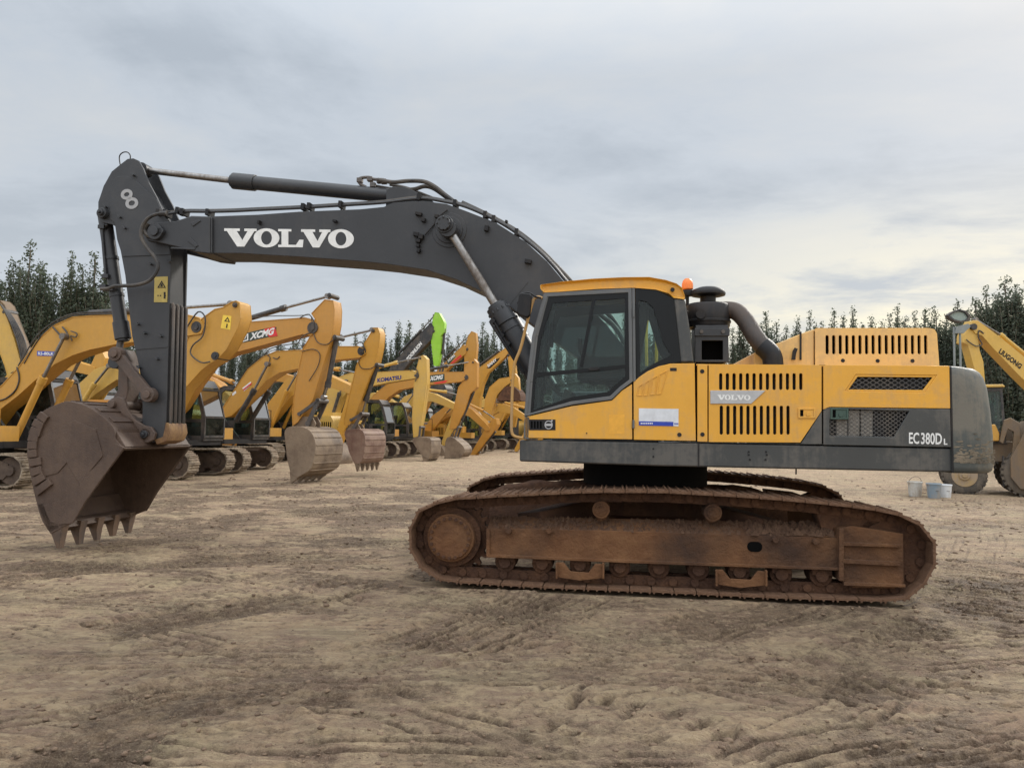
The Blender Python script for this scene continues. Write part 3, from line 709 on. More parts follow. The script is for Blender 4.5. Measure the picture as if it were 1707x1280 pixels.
d1 = b.build('side_door',M['yellow'],hero,bevel=.006)
b = MB(); b.prism(Q([(1370.0,686),(1370,740.5),(1335,739.5)]),VN,VN+.03); b.build('lower_corner',M['char2'],d1,bevel=.004)
bd = MB().prism(Q([(1184,651),(1276,651),(1252,673),(1184,673)]),VN-.010,VN-.001).build('badge',M['silver'],d1,bevel=.003)
slab_letters('badge_lettering',M['white'],bd,[(1196,1209),(1208,1218),(1218,1229),(1228,1241),(1240,1251)],658,666.3,VN-.010,H,.003,slope=.01)
def latch(x0,y0,x1,y1,m,par):
    b = MB(); b.ring(Q([(x0,y0),(x1,y0),(x1,y1),(x0,y1)]),Q([(x0+3.5,y0+3),(x1-3.5,y0+3),(x1-3.5,y1-3),(x0+3.5,y1-3)]),VN-.012,VN+.004); o = b.build('latch',m,par,bevel=.003)
    b = MB(); b.prism(Q([(x0+3.5,y0+3),(x0+9,y0+3),(x0+9,y1-3),(x0+3.5,y1-3)]),VN-.003,VN+.001); b.build('latch_recess',M['dark'],o)
    b = MB(); u,z = P((x0+x1)/2+2,(y0+y1)/2+2,VN); b.cyl((u,VN-.016,z),(u,VN+.0,z),.02,n=14); b.prism(Q([(x0+9,y0+3),(x1-3.5,y0+3),(x1-3.5,y1-3),(x0+9,y1-3)]),VN-.007,VN+.001); b.build('latch_paddle',m,o,bevel=.002)
latch(1330,680,1359.5,697,M['yellow'],d1)
# rear door: upper yellow with a slanted grille, lower charcoal with a mesh grille
up_hole = Q([(1409,651.5),(1427,624),(1562,625.5),(1542,654.5)])
lo_hole = Q([(1383,699),(1414,700),(1414,682),(1516,685.5),(1490,728.5),(1383,726.5)])
b = MB(); b.panel(Q([(1372.5,608.5),(1583,610),(1584.5,681),(1383,678.5),(1372.5,683)]),[up_hole],VN,VN+.03); d2 = b.build('rear_door',M['yellow'],hero,bevel=.006)
b = MB(); b.panel(Q([(1372.5,683.8),(1383,679.3),(1584.5,681.8),(1586,745.5),(1372.5,741.5)]),[lo_hole],VN,VN+.03); d3 = b.build('lower_door',M['char2'],hero,bevel=.006)
b = MB(); up2 = Q([(1415,649),(1430,628),(1555,629),(1539,650)],VN+.03); b.panel(Q([(1409,651.5),(1427,624),(1562,625.5),(1542,654.5)]),[Q([(1415,649),(1430,628),(1555,629),(1539,650)])],VN+.006,VN+.02); b.build('grille_frame',M['yellow'],d2,bevel=.004)
def meshgrid(poly, du, dz, v, name, par, m):
    b = MB(); x0 = min(p[0] for p in poly); x1 = max(p[0] for p in poly); z0 = min(p[1] for p in poly); z1 = max(p[1] for p in poly)
    k = 0; x = x0-(z1-z0)*du/dz
    while x < x1+(z1-z0)*du/dz:
        for s in (1,-1):
            c = clip_line(poly,(x,z0),(s*du,dz))
            if c: b.bar((c[0][0],v,c[0][1]),(c[1][0],v,c[1][1]),.004,.007)
        x += du*2
    return b.build(name,m,par,smooth=False)
grm = paint('grille_metal',(.05,.05,.052),.5,dirt=(.17,.14,.11),amt=.35)
meshgrid(Q([(1411,651),(1428,625),(1560,626),(1541,653)]),.034,.022,VN+.022,'grille_mesh',d2,grm)
meshgrid(Q([(1414,682),(1516,685.5),(1490,728.5),(1414,727.5)]),.026,.020,VN+.018,'grille_mesh',d3,grm)
meshgrid(Q([(1383,700),(1414,701),(1414,727),(1383,726.5)]),.026,.020,VN+.018,'grille_mesh',d3,grm)
b = MB() # cooler cores seen behind the mesh
for x0,x1 in ((1397,1414),(1417,1435),(1438,1457)): b.prism(Q([(x0,684),(x1,684),(x1,727),(x0,727)]),VN+.045,VN+.07)
b.build('cooler_core',flat('cooler_fins',(.36,.33,.29),.6),d3)
b = MB(); b.prism(Q([(1371,683),(1386,678),(1384,681)]),VN-.002,VN+.002); b.build('edge_trim',M['char2'],d3)
latch(1384,680,1414,699,flat('latch_green',(.035,.07,.055),.5),d3)
text_obj('model_lettering','EC',M['white'],d3,(1515,739.5),(1532,740),(1515,720.5),VN,H,.02); text_obj('model_lettering','380D',M['white'],d3,(1535,740.2),(1570,741),(1535,721),VN,H,.02)
text_obj('model_lettering','L',M['white'],d3,(1573,741),(1579,741.2),(1573,731),VN,H,.03)
# hood
VH = -1.12
hs = slots(1379,10.95,16,558.5,590.5,5.6,VH)
b = MB(); b.panel(Q([(1359,548),(1362,546.7),(1550,546.7),(1558,549),(1562,556),(1566,611),(1359,611)],VH),hs,VH,VH+.03); hd = b.build('hood',M['yellow_faded'],hero,bevel=.008)
b = MB(); hq = Q([(1362,546.7),(1550,546.7),(1558,549),(1562,556),(1566,611),(1362,611)],VH)
b.prism([(p[0],p[1]-(.004 if p[1]>2.4 else 0)) for p in hq],.9,.93)
t0 = P(1360,547,VH); t1 = P(1558,548,VH); b.box2((t0[0],VH+.028,t0[1]-.03),(t1[0]-.01,.9,t0[1]-.004)); b.box2((t1[0]-.02,VH+.03,2.3),(t1[0]+.0,.9,t1[1]-.02)); b.build('hood_shell',M['yellow_faded'],hd,bevel=.008)
b = MB(); b.box2((t0[0]+.02,VH+.08,2.3),(t1[0]-.05,.85,t0[1]-.06)); b.build('hood_lining',M['dark'],hd)
b = MB(); b.loft([[(q[0],VH+.02,q[1]) for q in Q([(1358,548),(1358,611),(1258,611),(1257,588),(1338,555)],VH)],[(q[0],.9,q[1]) for q in Q([(1358,548),(1358,611),(1268,611),(1268,580),(1338,555)],VH)]])
sl = b.build('sloping_cowl',M['yellow_faded'],hd,bevel=.012)
b = MB(); b.prism(Q([(1319,600),(1321,585),(1324,580),(1329,582),(1326,590),(1325,600)],VH),VH-.03,VH-.0); b.build('hood_catch',M['black'],sl)
b = MB(); b.prism(Q([(1333,553),(1336,553),(1336,600),(1333,600)],VH+.01),VH+.002,VH+.015); b.build('cowl_joint',M['black'],sl)
b = MB()
for x,y in ((1405,601),(1463,601.5),(1521,601.5)):
    u,z = P(x,y,VH); b.cyl((u,VH-.004,z),(u,VH+.01,z),.02,n=12)
b.build('panel_lock',M['black'],hd)
# counterweight: a rounded solid whose plan curves round the tail
a0 = P(1583.5,610,VN)[0]
def far_px(ue):
    m_ = 0
    for k in range(30):
        a = R(-90+90*k/29); w_ = H.o+H.u*(ue-.42+.42*math.cos(a))+H.v*(-1.49+.80+.80*math.sin(a)); w_.z = 1.7; q = w_-CL; m_ = max(m_,853.5+FPX*q.dot(cr)/q.dot(fw))
    return m_
uR = 3.0
while far_px(uR) < 1654: uR += .005
def plan(ue, inset, z):
    v = 1.49-inset; out = [(a0+.004,-v,z)]
    for k in range(9):
        a = R(-90+90*k/8); out.append((ue-.42+.42*math.cos(a),-v+.80+.80*math.sin(a),z))
    for k in range(9):
        a = R(90*k/8); out.append((ue-.42+.42*math.cos(a),v-.80+.80*math.sin(a),z))
    out.append((a0+.004,v,z)); return out
zt = P(1583,609.7,VN)[1]; zb_ = P(1588,788.5,VN)[1]; hh = zt-zb_
rings = []
for t,ue,ins in ((0,uR-.03,.03),(.02,uR-.01,.005),(.06,uR+.0,0),(.35,uR+.005,0),(.6,uR-.015,0),(.8,uR-.04,0),(.9,uR-.07,.003),(.955,uR-.105,.010),(.985,uR-.15,.022),(1.0,uR-.22,.05)):
    rings.append(plan(ue,ins,zb_+hh*t))
cw = MB().loft(rings).build('counterweight',M['cw'],hero,ang=50)
b = MB(); zz = zb_+.13
b = MB(); b.prism(Q([(1583,611),(1586,611),(1590,788),(1587,788)],VN),VN-.003,VN+.0); b.build('counterweight_gap',M['black'],cw)
mm = mud('dried_mud_splash',(.20,.165,.12),(.28,.23,.17),(.13,.11,.085),8,.8)
random.seed(5); b = MB()
for k in range(200):
    u = a0+.03+random.random()*.46; uc_ = max(0,(u-(uR-.42))/.42); v_ = -1.49+.80*(1-math.sqrt(max(0,1-uc_*uc_))); z = zb_+.10+abs(random.gauss(0,.09)); w_ = random.uniform(.008,.05); h_ = random.uniform(.003,.012)
    if uc_ > .8: continue
    w_ = min(w_,.03) if uc_ > 0 else w_
    n_ = 6; pts_ = [(u+math.cos(a)*w_*random.uniform(.6,1.2),v_-.003-random.random()*.001,z+math.sin(a)*h_*random.uniform(.6,1.4)) for a in [i*math.pi*2/n_ for i in range(n_)]]
    b.add(pts_,[tuple(range(n_))])
tag(b.build('mud_splash',mm,cw),kind='stuff')
u,z = P(1327,784,-1.3); b = MB(); b.cyl((u,-1.3,z+.1),(u,-1.3,z-.04),.008,n=6); b.build('drain_hose',M['black'],hero)
# --- cab
VF = -.50

b = MB(); b.prism(Q([(880,700),(952,684),(1020,674),(1056,648),(1157,614),(1158,733),(880,730)],-1.44),-1.44,VF); cab = b.build('cab',M['dark'],hero)
door_out = [(874,694),(878,637),(887,560),(907,488),(1053,480),(1055,636),(1037,649.5),(1020,666),(952,675)]
door_mid = [(879.5,690),(884,637),(893,562),(913,495),(1047,488),(1049,633),(1034,644),(1017,660),(952,669)]
door_in = [(889,683),(892,640),(901,567),(921,505),(1042,497),(1042,628),(1030,638),(1013,653),(952,662)]
gm = paint('cab_frame_grey',(.10,.105,.11),.4,dirt=(.2,.17,.13),amt=.12,bump=.03)
b = MB(); b.ring(Q(door_out),Q(door_mid),VN-.008,VN+.05); df = b.build('door_frame',gm,cab,bevel=.006)
b = MB(); b.ring(Q(door_mid),Q(door_in),VN+.006,VN+.016); b.prism(Q([(888,622),(1043,608),(1043,614),(888,629)]),VN+.004,VN+.02); b.prism(Q([(987,498),(993,498),(972,612),(966,612)]),VN+.008,VN+.02); b.build('window_seal',M['frit'],df)
b = MB(); b.prism(Q([(885,686),(889,637),(898,563),(918,500),(1045,492),(1046,630),(1032,641),(1015,656),(952,666)]),VN+.022,VN+.028); b.build('window_pane',M['glass'],df)
# the lower pane is dusty and darker
b = MB(); b.prism(Q([(980,615.5),(985,612.5),(996,611.5),(1000,614.5),(996,617.5),(984,618.5)]),VN-.03,VN+.0); b.build('door_handle',M['black'],df,bevel=.004)
b = MB(); b.prism(Q([(1053.5,480),(1058.5,480),(1060,634),(1055.5,637)]),VN-.004,VN+.04); 
for y in (515,700): b.bar(H.P3(1056,y,VN-.012),H.P3(1056,y+14,VN-.012),.022,.022)
b.build('door_pillar',gm,cab,bevel=.004)
rw_out = [(1059.5,480.5),(1095,484),(1123,498),(1135,603),(1110,606),(1082,618),(1061,633)]
rw_in = [(1065,500),(1078,503),(1089,513),(1097,540),(1106,572),(1119,592),(1090,606),(1067,621)]
def even(p,n):
    pts,_ = arc_resample([Vector((a[0],a[1],0)) for a in p],n); return [(q.x,q.y) for q in pts]
b = MB(); b.panel(Q(rw_out),[Q(rw_in)],VN+.004,VN+.02); b.build('quarter_window_surround',M['frit'],cab)
b = MB(); b.prism(Q([(1062,495),(1080,497),(1092,508),(1123,594),(1090,612),(1063,626)]),VN+.022,VN+.028); b.build('quarter_window_pane',M['glass'],cab)
MB().prism(Q([(1123,497),(1142,499),(1149,540),(1157,604),(1135,604)]),VN-.002,VN+.10).build('rear_pillar',M['char2'],cab,bevel=.02,seg=3)
dpan = MB().prism(Q([(874.5,695.5),(952,677),(1020,667.5),(1037,651),(1053.6,640),(1054,732.5),(875,730)]),VN,VN+.04).build('door_panel',M['yellow'],cab,bevel=.006)
spn = MB().prism(Q([(1056,637),(1066,628),(1080,618.5),(1098,610.5),(1118,606),(1158,605.5),(1160,735),(1056.5,733)]),VN,VN+.04).build('side_panel',M['yellow'],cab,bevel=.006)
# dark lining behind the gaps
b = MB(); b.prism(Q([(1052,640),(1058,636),(1058.5,733),(1052,733)],VN+.01),VN+.01,VN+.045); b.prism(Q([(1156,607),(1184,607),(1184,736),(1156,735)],VN+.03),VN+.034,VN+.09); b.prism(Q([(1366,608),(1376,608),(1376,740),(1366,740)],VN+.03),VN+.034,VN+.07); b.build('panel_gap',M['dark'],cab)
b = MB(); st_ = [((1064,644),(1072,639),(1070,660),(1061,660)),((1075,638),(1084,632),(1079,660),(1072.5,660)),((1087,630.5),(1097,625),(1092,658),(1083,659)),((1100,623),(1114,616),(1102,657),(1094,658))]
for q in st_:
    cx = sum(p[0] for p in q)/4; cy = sum(p[1] for p in q)/4
    b.ring(Q(q),Q([(cx+(x-cx)*.74,cy+(y-cy)*.86) for x,y in q]),VN-.007,VN+.001)
b.build('pressed_rib',M['yellow'],spn,bevel=.002)
b = MB(); b.prism(Q([(1117,613.2),(1128,613.2),(1128,618.4),(1117,618.4)]),VN-.003,VN+.0); u,z = P(1132.5,724.5,VN); b.cyl((u,VN-.006,z),(u,VN+.01,z),.022,n=14); b.build('panel_lock',M['black'],spn)
lb = MB().prism(Q([(1065,680.5),(1131,681.5),(1131,710.5),(1065,709)]),VN-.003,VN-.0005).build('sticker',flat('sticker_white',(.62,.64,.68),.5),spn)
MB().prism(Q([(1065,702),(1122.5,703),(1122.5,710.2),(1065,709)]),VN-.005,VN-.0032).build('sticker_band',M['blue'],lb,smooth=False)
b = MB()
for k in range(7): b.prism(Q([(1068+k*3,704.5),(1070+k*3,704.5),(1070+k*3,706.8),(1068+k*3,706.8)]),VN-.007,VN-.0052)
b.build('sticker_print',M['white'],lb,smooth=False)
b = MB()
for k in range(4): b.prism(Q([(1124+k*1.8,705),(1125.2+k*1.8,705),(1125.2+k*1.8,707.5),(1124+k*1.8,707.5)]),VN-.005,VN-.0032)
b.build('sticker_print',M['blue'],lb,smooth=False)
bp_ = MB().prism(Q([(882,699),(926,699),(926,717),(882,717)]),VN-.003,VN-.0005).build('vent_plate',M['black'],dpan)
b = MB(); o,i = ringpx(914.5,708,6.8,7.2,1.5,VN-.006,rot=0); b.ring(o,i,VN-.007,VN-.0035); b.prism(Q([(908.5,706),(920.5,706),(920.5,710),(908.5,710)]),VN-.0075,VN-.0035); b.prism(Q([(917.5,702.5),(919,700),(921.5,699.5),(921,702.5),(919,704)]),VN-.007,VN-.0035); b.build('round_emblem',M['silver'],bp_,smooth=False)
for x in (885,890,895,900): MB().prism(Q([(x,702),(x+3,702),(x+3,714),(x,714)]),VN-.005,VN-.0035).build('vent_slot',M['dark'],bp_)
MB().prism(Q([(1015,691),(1041,691),(1041,723),(1015,723)]),VN-.0015,VN-.0005).build('faded_patch',flat('faded_yellow',(.74,.365,.04),.5),dpan)
u,z = P(978,722,VN); MB().cyl((u,VN-.004,z),(u,VN+.01,z),.008,n=8).build('panel_screw',M['black'],dpan)
# far side, front and back of the cab
b = MB(); b.panel(Q(door_out),[Q(door_in)],VF,VF+.04); b.panel(Q(rw_out),[Q(rw_in)],VF,VF+.04); b.prism(Q([(1053.5,480),(1058.5,480),(1060,634),(1055.5,637)]),VF,VF+.04); b.prism(Q([(1123,497),(1142,499),(1149,540),(1157,604),(1135,604)]),VF-.06,VF+.04); b.build('far_window_frame',M['frit'],cab)
b = MB(); b.prism(Q([(885,686),(889,637),(898,563),(918,500),(1045,492),(1046,630),(1032,641),(1015,656),(952,666)]),VF+.01,VF+.016); b.prism(Q([(1062,495),(1080,497),(1092,508),(1123,594),(1090,612),(1063,626)]),VF+.01,VF+.016); b.build('far_window_pane',M['glass'],cab)
b = MB()
fl = [P(x,y,VN) for x,y in [(874,732),(876,694),(880,637),(889,560),(908,489)]]
for v in (VN+.03,VF):
    for i in range(4): b.bar((fl[i][0]+.02,v,fl[i][1]),(fl[i+1][0]+.02,v,fl[i+1][1]),.06,.06)
for i in (1,4): b.bar((fl[i][0]+.02,VN+.04,fl[i][1]),(fl[i][0]+.02,VF,fl[i][1]),.05,.06)
b.box2((fl[1][0]-.01,VN+.04,fl[0][1]),(fl[1][0]+.06,VF,fl[1][1]))
fz = P(884,600,VN); b.bar((fz[0]+.02,VN+.04,fz[1]),(fz[0]+.02,VF,fz[1]),.04,.04); b.build('front_frame',gm,cab,bevel=.008)
b = MB()
for i in range(1,4): b.add([(fl[i][0],VN+.05,fl[i][1]),(fl[i][0],VF,fl[i][1]),(fl[i+1][0],VF,fl[i+1][1]),(fl[i+1][0],VN+.05,fl[i+1][1]),(fl[i][0]+.008,VN+.05,fl[i][1]),(fl[i][0]+.008,VF,fl[i][1]),(fl[i+1][0]+.008,VF,fl[i+1][1]),(fl[i+1][0]+.008,VN+.05,fl[i+1][1])],[(0,1,2,3),(7,6,5,4),(0,4,5,1),(2,6,7,3)])
b.build('windscreen',M['glass'],cab)
b = MB(); ra = P(1142,500,VN); rb_ = P(1157,604,VN); b.add([(ra[0],VN+.1,ra[1]),(ra[0],VF-.06,ra[1]),(rb_[0],VF-.06,rb_[1]),(rb_[0],VN+.1,rb_[1]),(ra[0]-.01,VN+.1,ra[1]),(ra[0]-.01,VF-.06,ra[1]),(rb_[0]-.01,VF-.06,rb_[1]),(rb_[0]-.01,VN+.1,rb_[1])],[(0,1,2,3),(7,6,5,4)]); b.build('rear_window',M['glassd'],cab)
# roof
rp = [(900.5,475),(940,469.5),(986,465),(1040,462.3),(1082,462),(1110,467),(1128,473),(1137,480),(1141,492),(1142,499.5),(1123,497),(1115,489.5),(1093,483),(1056.5,480),(997,482),(930,487),(907,488),(901,482)]
rq = Q(rp)
def inset(p,t):
    cx = sum(a[0] for a in p)/len(p); cz = sum(a[1] for a in p)/len(p)
    return [(a[0]+(cx-a[0])*t*.12,a[1]+(cz-a[1])*t) for a in p]
b = MB(); b.loft([[(q[0],VN+.03-.005,q[1]) for q in inset(rq,.25)],[(q[0],VN-.02,q[1]) for q in rq],[(q[0],VF+.05,q[1]) for q in rq],[(q[0],VF+.08,q[1]) for q in inset(rq,.25)]])
rf = b.build('roof',M['yellow'],cab,bevel=.012,seg=3)
u,z = P(1121,483,VN-.02); MB().cyl((u,VN-.028,z),(u,VN,z),.022,n=14).build('roof_cap',M['black'],rf)
# interior
b = MB()
su,sz = P(1020,600,-1.0)
b.box((su,-1.0,sz-.18),(.52,.50,.14),ry=-.08); b.box((su+.28,-1.0,sz+.22),(.14,.48,.75),ry=.16); b.box((su+.36,-1.0,sz+.66),(.11,.26,.2),ry=.1)
b.build('seat',M['seat'],cab,bevel=.04,seg=3)
b = MB()
for v in (-1.30,-.72): b.box((su-.05,v,sz-.12),(.62,.16,.24)); b.tube([(su-.30,v,sz),(su-.34,v,sz+.12),(su-.33,v,sz+.2)],.028,n=8)
b.build('joystick_console',M['black'],cab,bevel=.03,seg=3)
b = MB(); q = P(920,560,-.62); b.box((q[0],-.66,q[1]),(.05,.2,.26),ry=.1); q = P(905,600,-.62); b.tube([(q[0],-.66,q[1]),(q[0]+.03,-.66,q[1]-.4)],.02); q = P(930,520,-.6); b.box((q[0],-.7,q[1]+.12),(.24,.3,.1)); b.build('monitor',M['black'],cab,bevel=.015)
b = MB(); q = P(945,680,-1.0); b.box((q[0],-1.0,q[1]+.1),(.10,.4,.18),ry=.4); q2 = P(925,650,-1.0); b.tube([(q[0],-1.1,q[1]+.1),(q2[0],-1.1,q2[1]),(q2[0]-.08,-1.1,q2[1]+.12)],.018); b.tube([(q[0],-.9,q[1]+.1),(q2[0],-.9,q2[1]),(q2[0]-.08,-.9,q2[1]+.12)],.018); b.build('travel_pedals',M['steel'],cab,bevel=.01)
b = MB(); q = P(1042,640,-1.35); b.tube([(q[0],-1.35,q[1]-.25),(q[0]-.03,-1.35,q[1]-.05),(q[0]+.0,-1.35,q[1]+.12)],.02); b.build('seat_belt_stalk',M['label_yellow'],cab)
# mirror and yellow handrail at the front of the cab
b = MB(); mq = [(866,492),(870,489),(884,491),(887,494),(884,527),(879,531),(866,526),(862,520)]
b.prism([P(x,y,-1.56) for x,y in mq],-1.62,-1.54); mr = b.build('mirror',M['black'],cab,bevel=.02,seg=3)
b = MB(); b.tube([H.P3(x,y,-1.52) for x,y in [(868,492),(874,488),(884,489),(892,494),(902,497)]],.010,n=8); b.tube([H.P3(x,y,-1.52) for x,y in [(862,506),(868,503),(880,510)]],.016,n=8); b.build('mirror_arm',M['black'],mr)
rail = [(904,497),(897,495),(891,498),(886.5,508),(878,540),(868,580),(860,600),(857,613),(854.5,640),(853,690),(853,718),(858,727),(872,730)]
b = MB(); b.tube([H.P3(x,y,-1.50) for x,y in rail],.016,n=10); b.build('handrail',paint('rail_paint',(.45,.245,.06),.5,amt=.35),hero)
# beacon behind the cab roof
u,z = P(1146,476,-.95)
b = MB(); b.lathe((u,-.95,z-.05),[(.05,0),(.062,.01),(.062,.06),(.052,.10),(.03,.125),(.005,.13)],20); bc_ = b.build('beacon',M['orange'],hero)
b = MB(); b.lathe((u,-.95,z-.12),[(.05,0),(.055,.01),(.055,.06),(.05,.07)],16); b.cyl((u,-.95,z-.5),(u,-.95,z-.1),.018,n=8); b.bar((u,-.95,z-.13),(u-.2,-.95,z-.22),.03,.02); b.build('beacon_mount',M['black'],bc_)
# air cleaner tower
VAc = -.95
def U(x,y): return P(x,y,VAc)
u,z0c = U(1180,606); zb1 = U(1180,547)[1]; zb2 = U(1180,511)[1]; zb3 = U(1180,505)[1]; zc = U(1180,495)[1]; zc1 = U(1180,487)[1]; zc2 = U(1180,479)[1]
b = MB(); b.lathe((u,VAc,0),[(.225,zb1),(.235,zb1+.02),(.235,zb2),(.215,zb2+.022),(.10,zb3),(.085,zb3+.01),(.085,zc),(.12,zc-.0),(.185,zc+.015),(.19,zc+.035),(.17,zc1+.02),(.10,zc2-.005),(.01,zc2)],36)
pc = b.build('air_precleaner',M['black'],hero,ang=50)
b = MB(); b.lathe((u,VAc,0),[(.24,zb1+.05),(.245,zb1+.055),(.245,zb1+.075),(.24,zb1+.08)],36); b.cyl((u-.1,VAc-.24,zb1+.12),(u-.1,VAc-.2,zb1+.12),.05,n=14); b.build('precleaner_band',M['black'],pc)
b = MB(); x0 = U(1154,0)[0]; x1 = U(1209,0)[0]; fr_o = [U(1156,547),U(1209,547),U(1210,607),U(1155,607)]; fr_i = [U(1166,572),U(1200,572),U(1200,603),U(1166,603)]
b.panel(fr_o,[fr_i],VAc-.24,VAc-.22); b.box2((fr_o[0][0],VAc-.22,z0c),(fr_o[0][0]+.02,VAc+.24,zb1)); b.box2((fr_o[1][0]-.02,VAc-.22,z0c),(fr_o[1][0],VAc+.24,zb1)); b.box2((fr_o[0][0],VAc-.22,zb1-.02),(fr_o[1][0],VAc+.24,zb1)); b.prism([U(1154,552),U(1211,552),U(1211,565),U(1154,565)],VAc-.26,VAc-.242)
br = b.build('cleaner_bracket',M['char'],hero,bevel=.006)
b = MB(); b.box2((fr_o[0][0]+.03,VAc-.1,z0c),(fr_o[1][0]-.03,VAc+.2,zb1-.03)); 
b.build('bracket_backing',M['dark'],br)
b = MB()
for x in (1165,1200):
    q = U(x,558); b.cyl((q[0],VAc-.28,q[1]),(q[0],VAc-.25,q[1]),.02,n=8)
b.build('bracket_bolt',M['steel'],br)
pm = paint('duct_rubber',(.028,.021,.018),.55,dirt=(.09,.065,.052),amt=.4)
def DU(x,y,v): q = P(x,y,v); return (q[0],v,q[1])
b = MB(); b.tube([DU(*q) for q in [(1196,520,-.95),(1210,517,-.97),(1226,519,-1.0),(1239,530,-1.06),(1249,545,-1.12),(1258,560,-1.18),(1268,573,-1.22),(1276,582,-1.24)]],.094,n=20); b.cyl((U(1198,520)[0],VAc-.02,U(1198,520)[1]),(U(1203,520)[0],VAc-.02,U(1203,520)[1]),.11,n=20); du = b.build('air_duct',pm,hero)
b = MB(); b.tube([DU(*q) for q in [(1271,577,-1.23),(1280,585,-1.25),(1287,595,-1.26),(1289,612,-1.26)]],.104,n=20,smooth=4); b.build('duct_elbow',M['black'],du)
# right-hand side of the machine (walkway, tank and box) so that it stands complete
b = MB(); b.box2((-1.2,.65,1.30),(.2,1.42,2.15)); b.build('fuel_tank',M['char2'],hero,bevel=.03)
q = P(1084,600,.55); b = MB(); q1 = P(1078,610,.3); q2 = P(1078,540,.3); q3 = P(1086,528,.3); q4 = P(1094,540,.3); q5 = P(1094,610,.3)
b.tube([(q1[0],.3,q1[1]),(q2[0],.3,q2[1]),(q3[0],.3,q3[1]),(q4[0],.3,q4[1]),(q5[0],.3,q5[1])],.02); b.build('grab_rail',M['label_yellow'],hero)
# boom-foot hoses seen through the cab glass
b = MB(); b.tube([H.P3(x,y,-.15) for x,y in [(985,512),(1005,528),(1020,540),(1035,560),(1045,590)]],.03); b.tube([H.P3(x,y,-.05) for x,y in [(985,505),(1010,520),(1030,545),(1050,590)]],.03); b.build('hydraulic_hose',M['rubber'],hero)
# ------------------------------------------------------------------ the parked machines behind
def stadium(cu, r, zc, n=10, sag=.04):
    o = []
    for k in range(n+1):
        a = R(-90+180*k/n); o.append((cu+r*math.cos(a),zc+r*math.sin(a)))
    for k in range(1,6): t = k/6; o.append((cu-2*cu*t,zc+r-sag*math.sin(math.pi*t*2)**2))
    for k in range(n+1):
        a = R(90+180*k/n); o.append((-cu+r*math.cos(a),zc+r*math.sin(a)))
    return o
_tp = stadium(1.78,.40,.44); _fr,_pi = belt_frames(_tp,44); b = MB()
for F4 in _fr: shoe_bm(b,_pi,.60,F4,th=.03,gr=.035)
BELT = b.build('track',M['bgtrack'],None); BELT_ME = BELT.data; bpy.data.objects.remove(BELT)
b = MB(); b.prism([(-1.7,.30),(-1.6,.22),(1.6,.22),(1.72,.34),(1.72,.60),(1.5,.68),(-1.5,.70),(-1.7,.62)],-.20,.20)
b.cyl((1.78,-.17,.44),(1.78,.17,.44),.33,n=28); b.cyl((-1.78,-.17,.44),(-1.78,.17,.44),.33,n=28); b.cyl((-1.78,-.30,.44),(-1.78,-.15,.44),.2,n=24); b.cyl((1.78,-.24,.44),(1.78,-.15,.44),.12,n=18)
for k in range(8): b.cyl((-1.3+k*.37,-.22,.17),(-1.3+k*.37,.2,.17),.09,n=12)
for x in (-.7,.6): b.cyl((x,-.22,.76),(x,.2,.76),.07,n=12)
for x in (-.9,.0,.9): b.box((x,-.215,.45),(.5,.03,.28))
_t = b.build('track_frame',M['bgframe'],None,bevel=.012,seg=1); FRAME_ME = _t.data; bpy.data.objects.remove(_t)
def put(name, me, parent, loc=(0,0,0), rz=0, sc=1, my=False):
    o = bpy.data.objects.new(name, me); COL.objects.link(o); o.parent = parent; o.location = loc; o.rotation_euler = (0,0,rz)
    o.scale = (sc,sc,sc); return o
_cache = {}
def part(key, fn, name, parent, s, rz=0, m=None):
    """a part modelled once; each machine gets an object of its own"""
    k = (key,)
    if k not in _cache:
        o = fn(); _cache[k] = o.data; bpy.data.objects.remove(o)
    me = _cache[k]
    if m is not None:
        k2 = (key,m.name)
        if k2 not in _cache: c = me.copy(); c.materials.clear(); c.materials.append(m); _cache[k2] = c
        me = _cache[k2]
    return put(name, me, parent, (0,0,0), rz, s)
def f_deck():
    b = MB(); b.prismz([(-1.7,-1.3),(1.5,-1.3),(1.7,-1.1),(1.7,1.3),(-1.7,1.3)],.98,1.14); b.cyl((0,0,.78),(0,0,1.0),.62,n=32); b.box((0,0,.62),(1.4,1.9,.26))
    return b.build('deck',M['black'],None,bevel=.015,seg=1)
def f_cw():
    rg = []
    for z,i in ((1.05,.08),(1.12,0),(1.95,0),(2.1,.05),(2.16,.16)):
        rr = [(-1.7,-1.32+i,z)]+[(-1.95-(.75-i)*math.sin(R(a)),-(1.32-i)*math.cos(R(a)),z) for a in range(10,171,20)]+[(-1.7,1.32-i,z)]
        rg.append(rr)
    return MB().loft(rg).build('counterweight',M['bgd'],None,ang=50)
def f_hood():
    b = MB(); b.prism([(-1.68,1.14),(-.35,1.14),(-.35,1.9),(-.5,2.15),(-1.68,2.15)],-1.28,1.28); b.box2((-1.5,-.9,2.14),(-.6,.5,2.34))
    return b.build('engine_cover',M['bgy1'],None,bevel=.03,seg=2)
def f_grille():
    b = MB()
    for k in range(9): b.box((-1.45+k*.12,-1.285,1.6),(.05,.02,.5))
    return b.build('cover_louvre',M['dark'],None)
def f_box():
    b = MB(); b.box2((.35,-1.3,1.14),(1.0,-.55,1.95)); b.box2((1.0,-1.3,1.14),(1.66,-.6,1.52))
    return b.build('tank_and_toolbox',M['bgy1'],None,bevel=.03,seg=2)
def f_rail():
    b = MB(); b.tube([(1.6,-1.25,1.5),(1.6,-1.25,2.2),(1.5,-1.25,2.3),(.5,-1.25,2.45),(.4,-1.25,2.4),(.4,-1.25,1.95)],.018,n=6); b.tube([(.2,-1.2,1.14),(.2,-1.2,2.75)],.012,n=6)
    return b.build('handrail',M['black'],None)
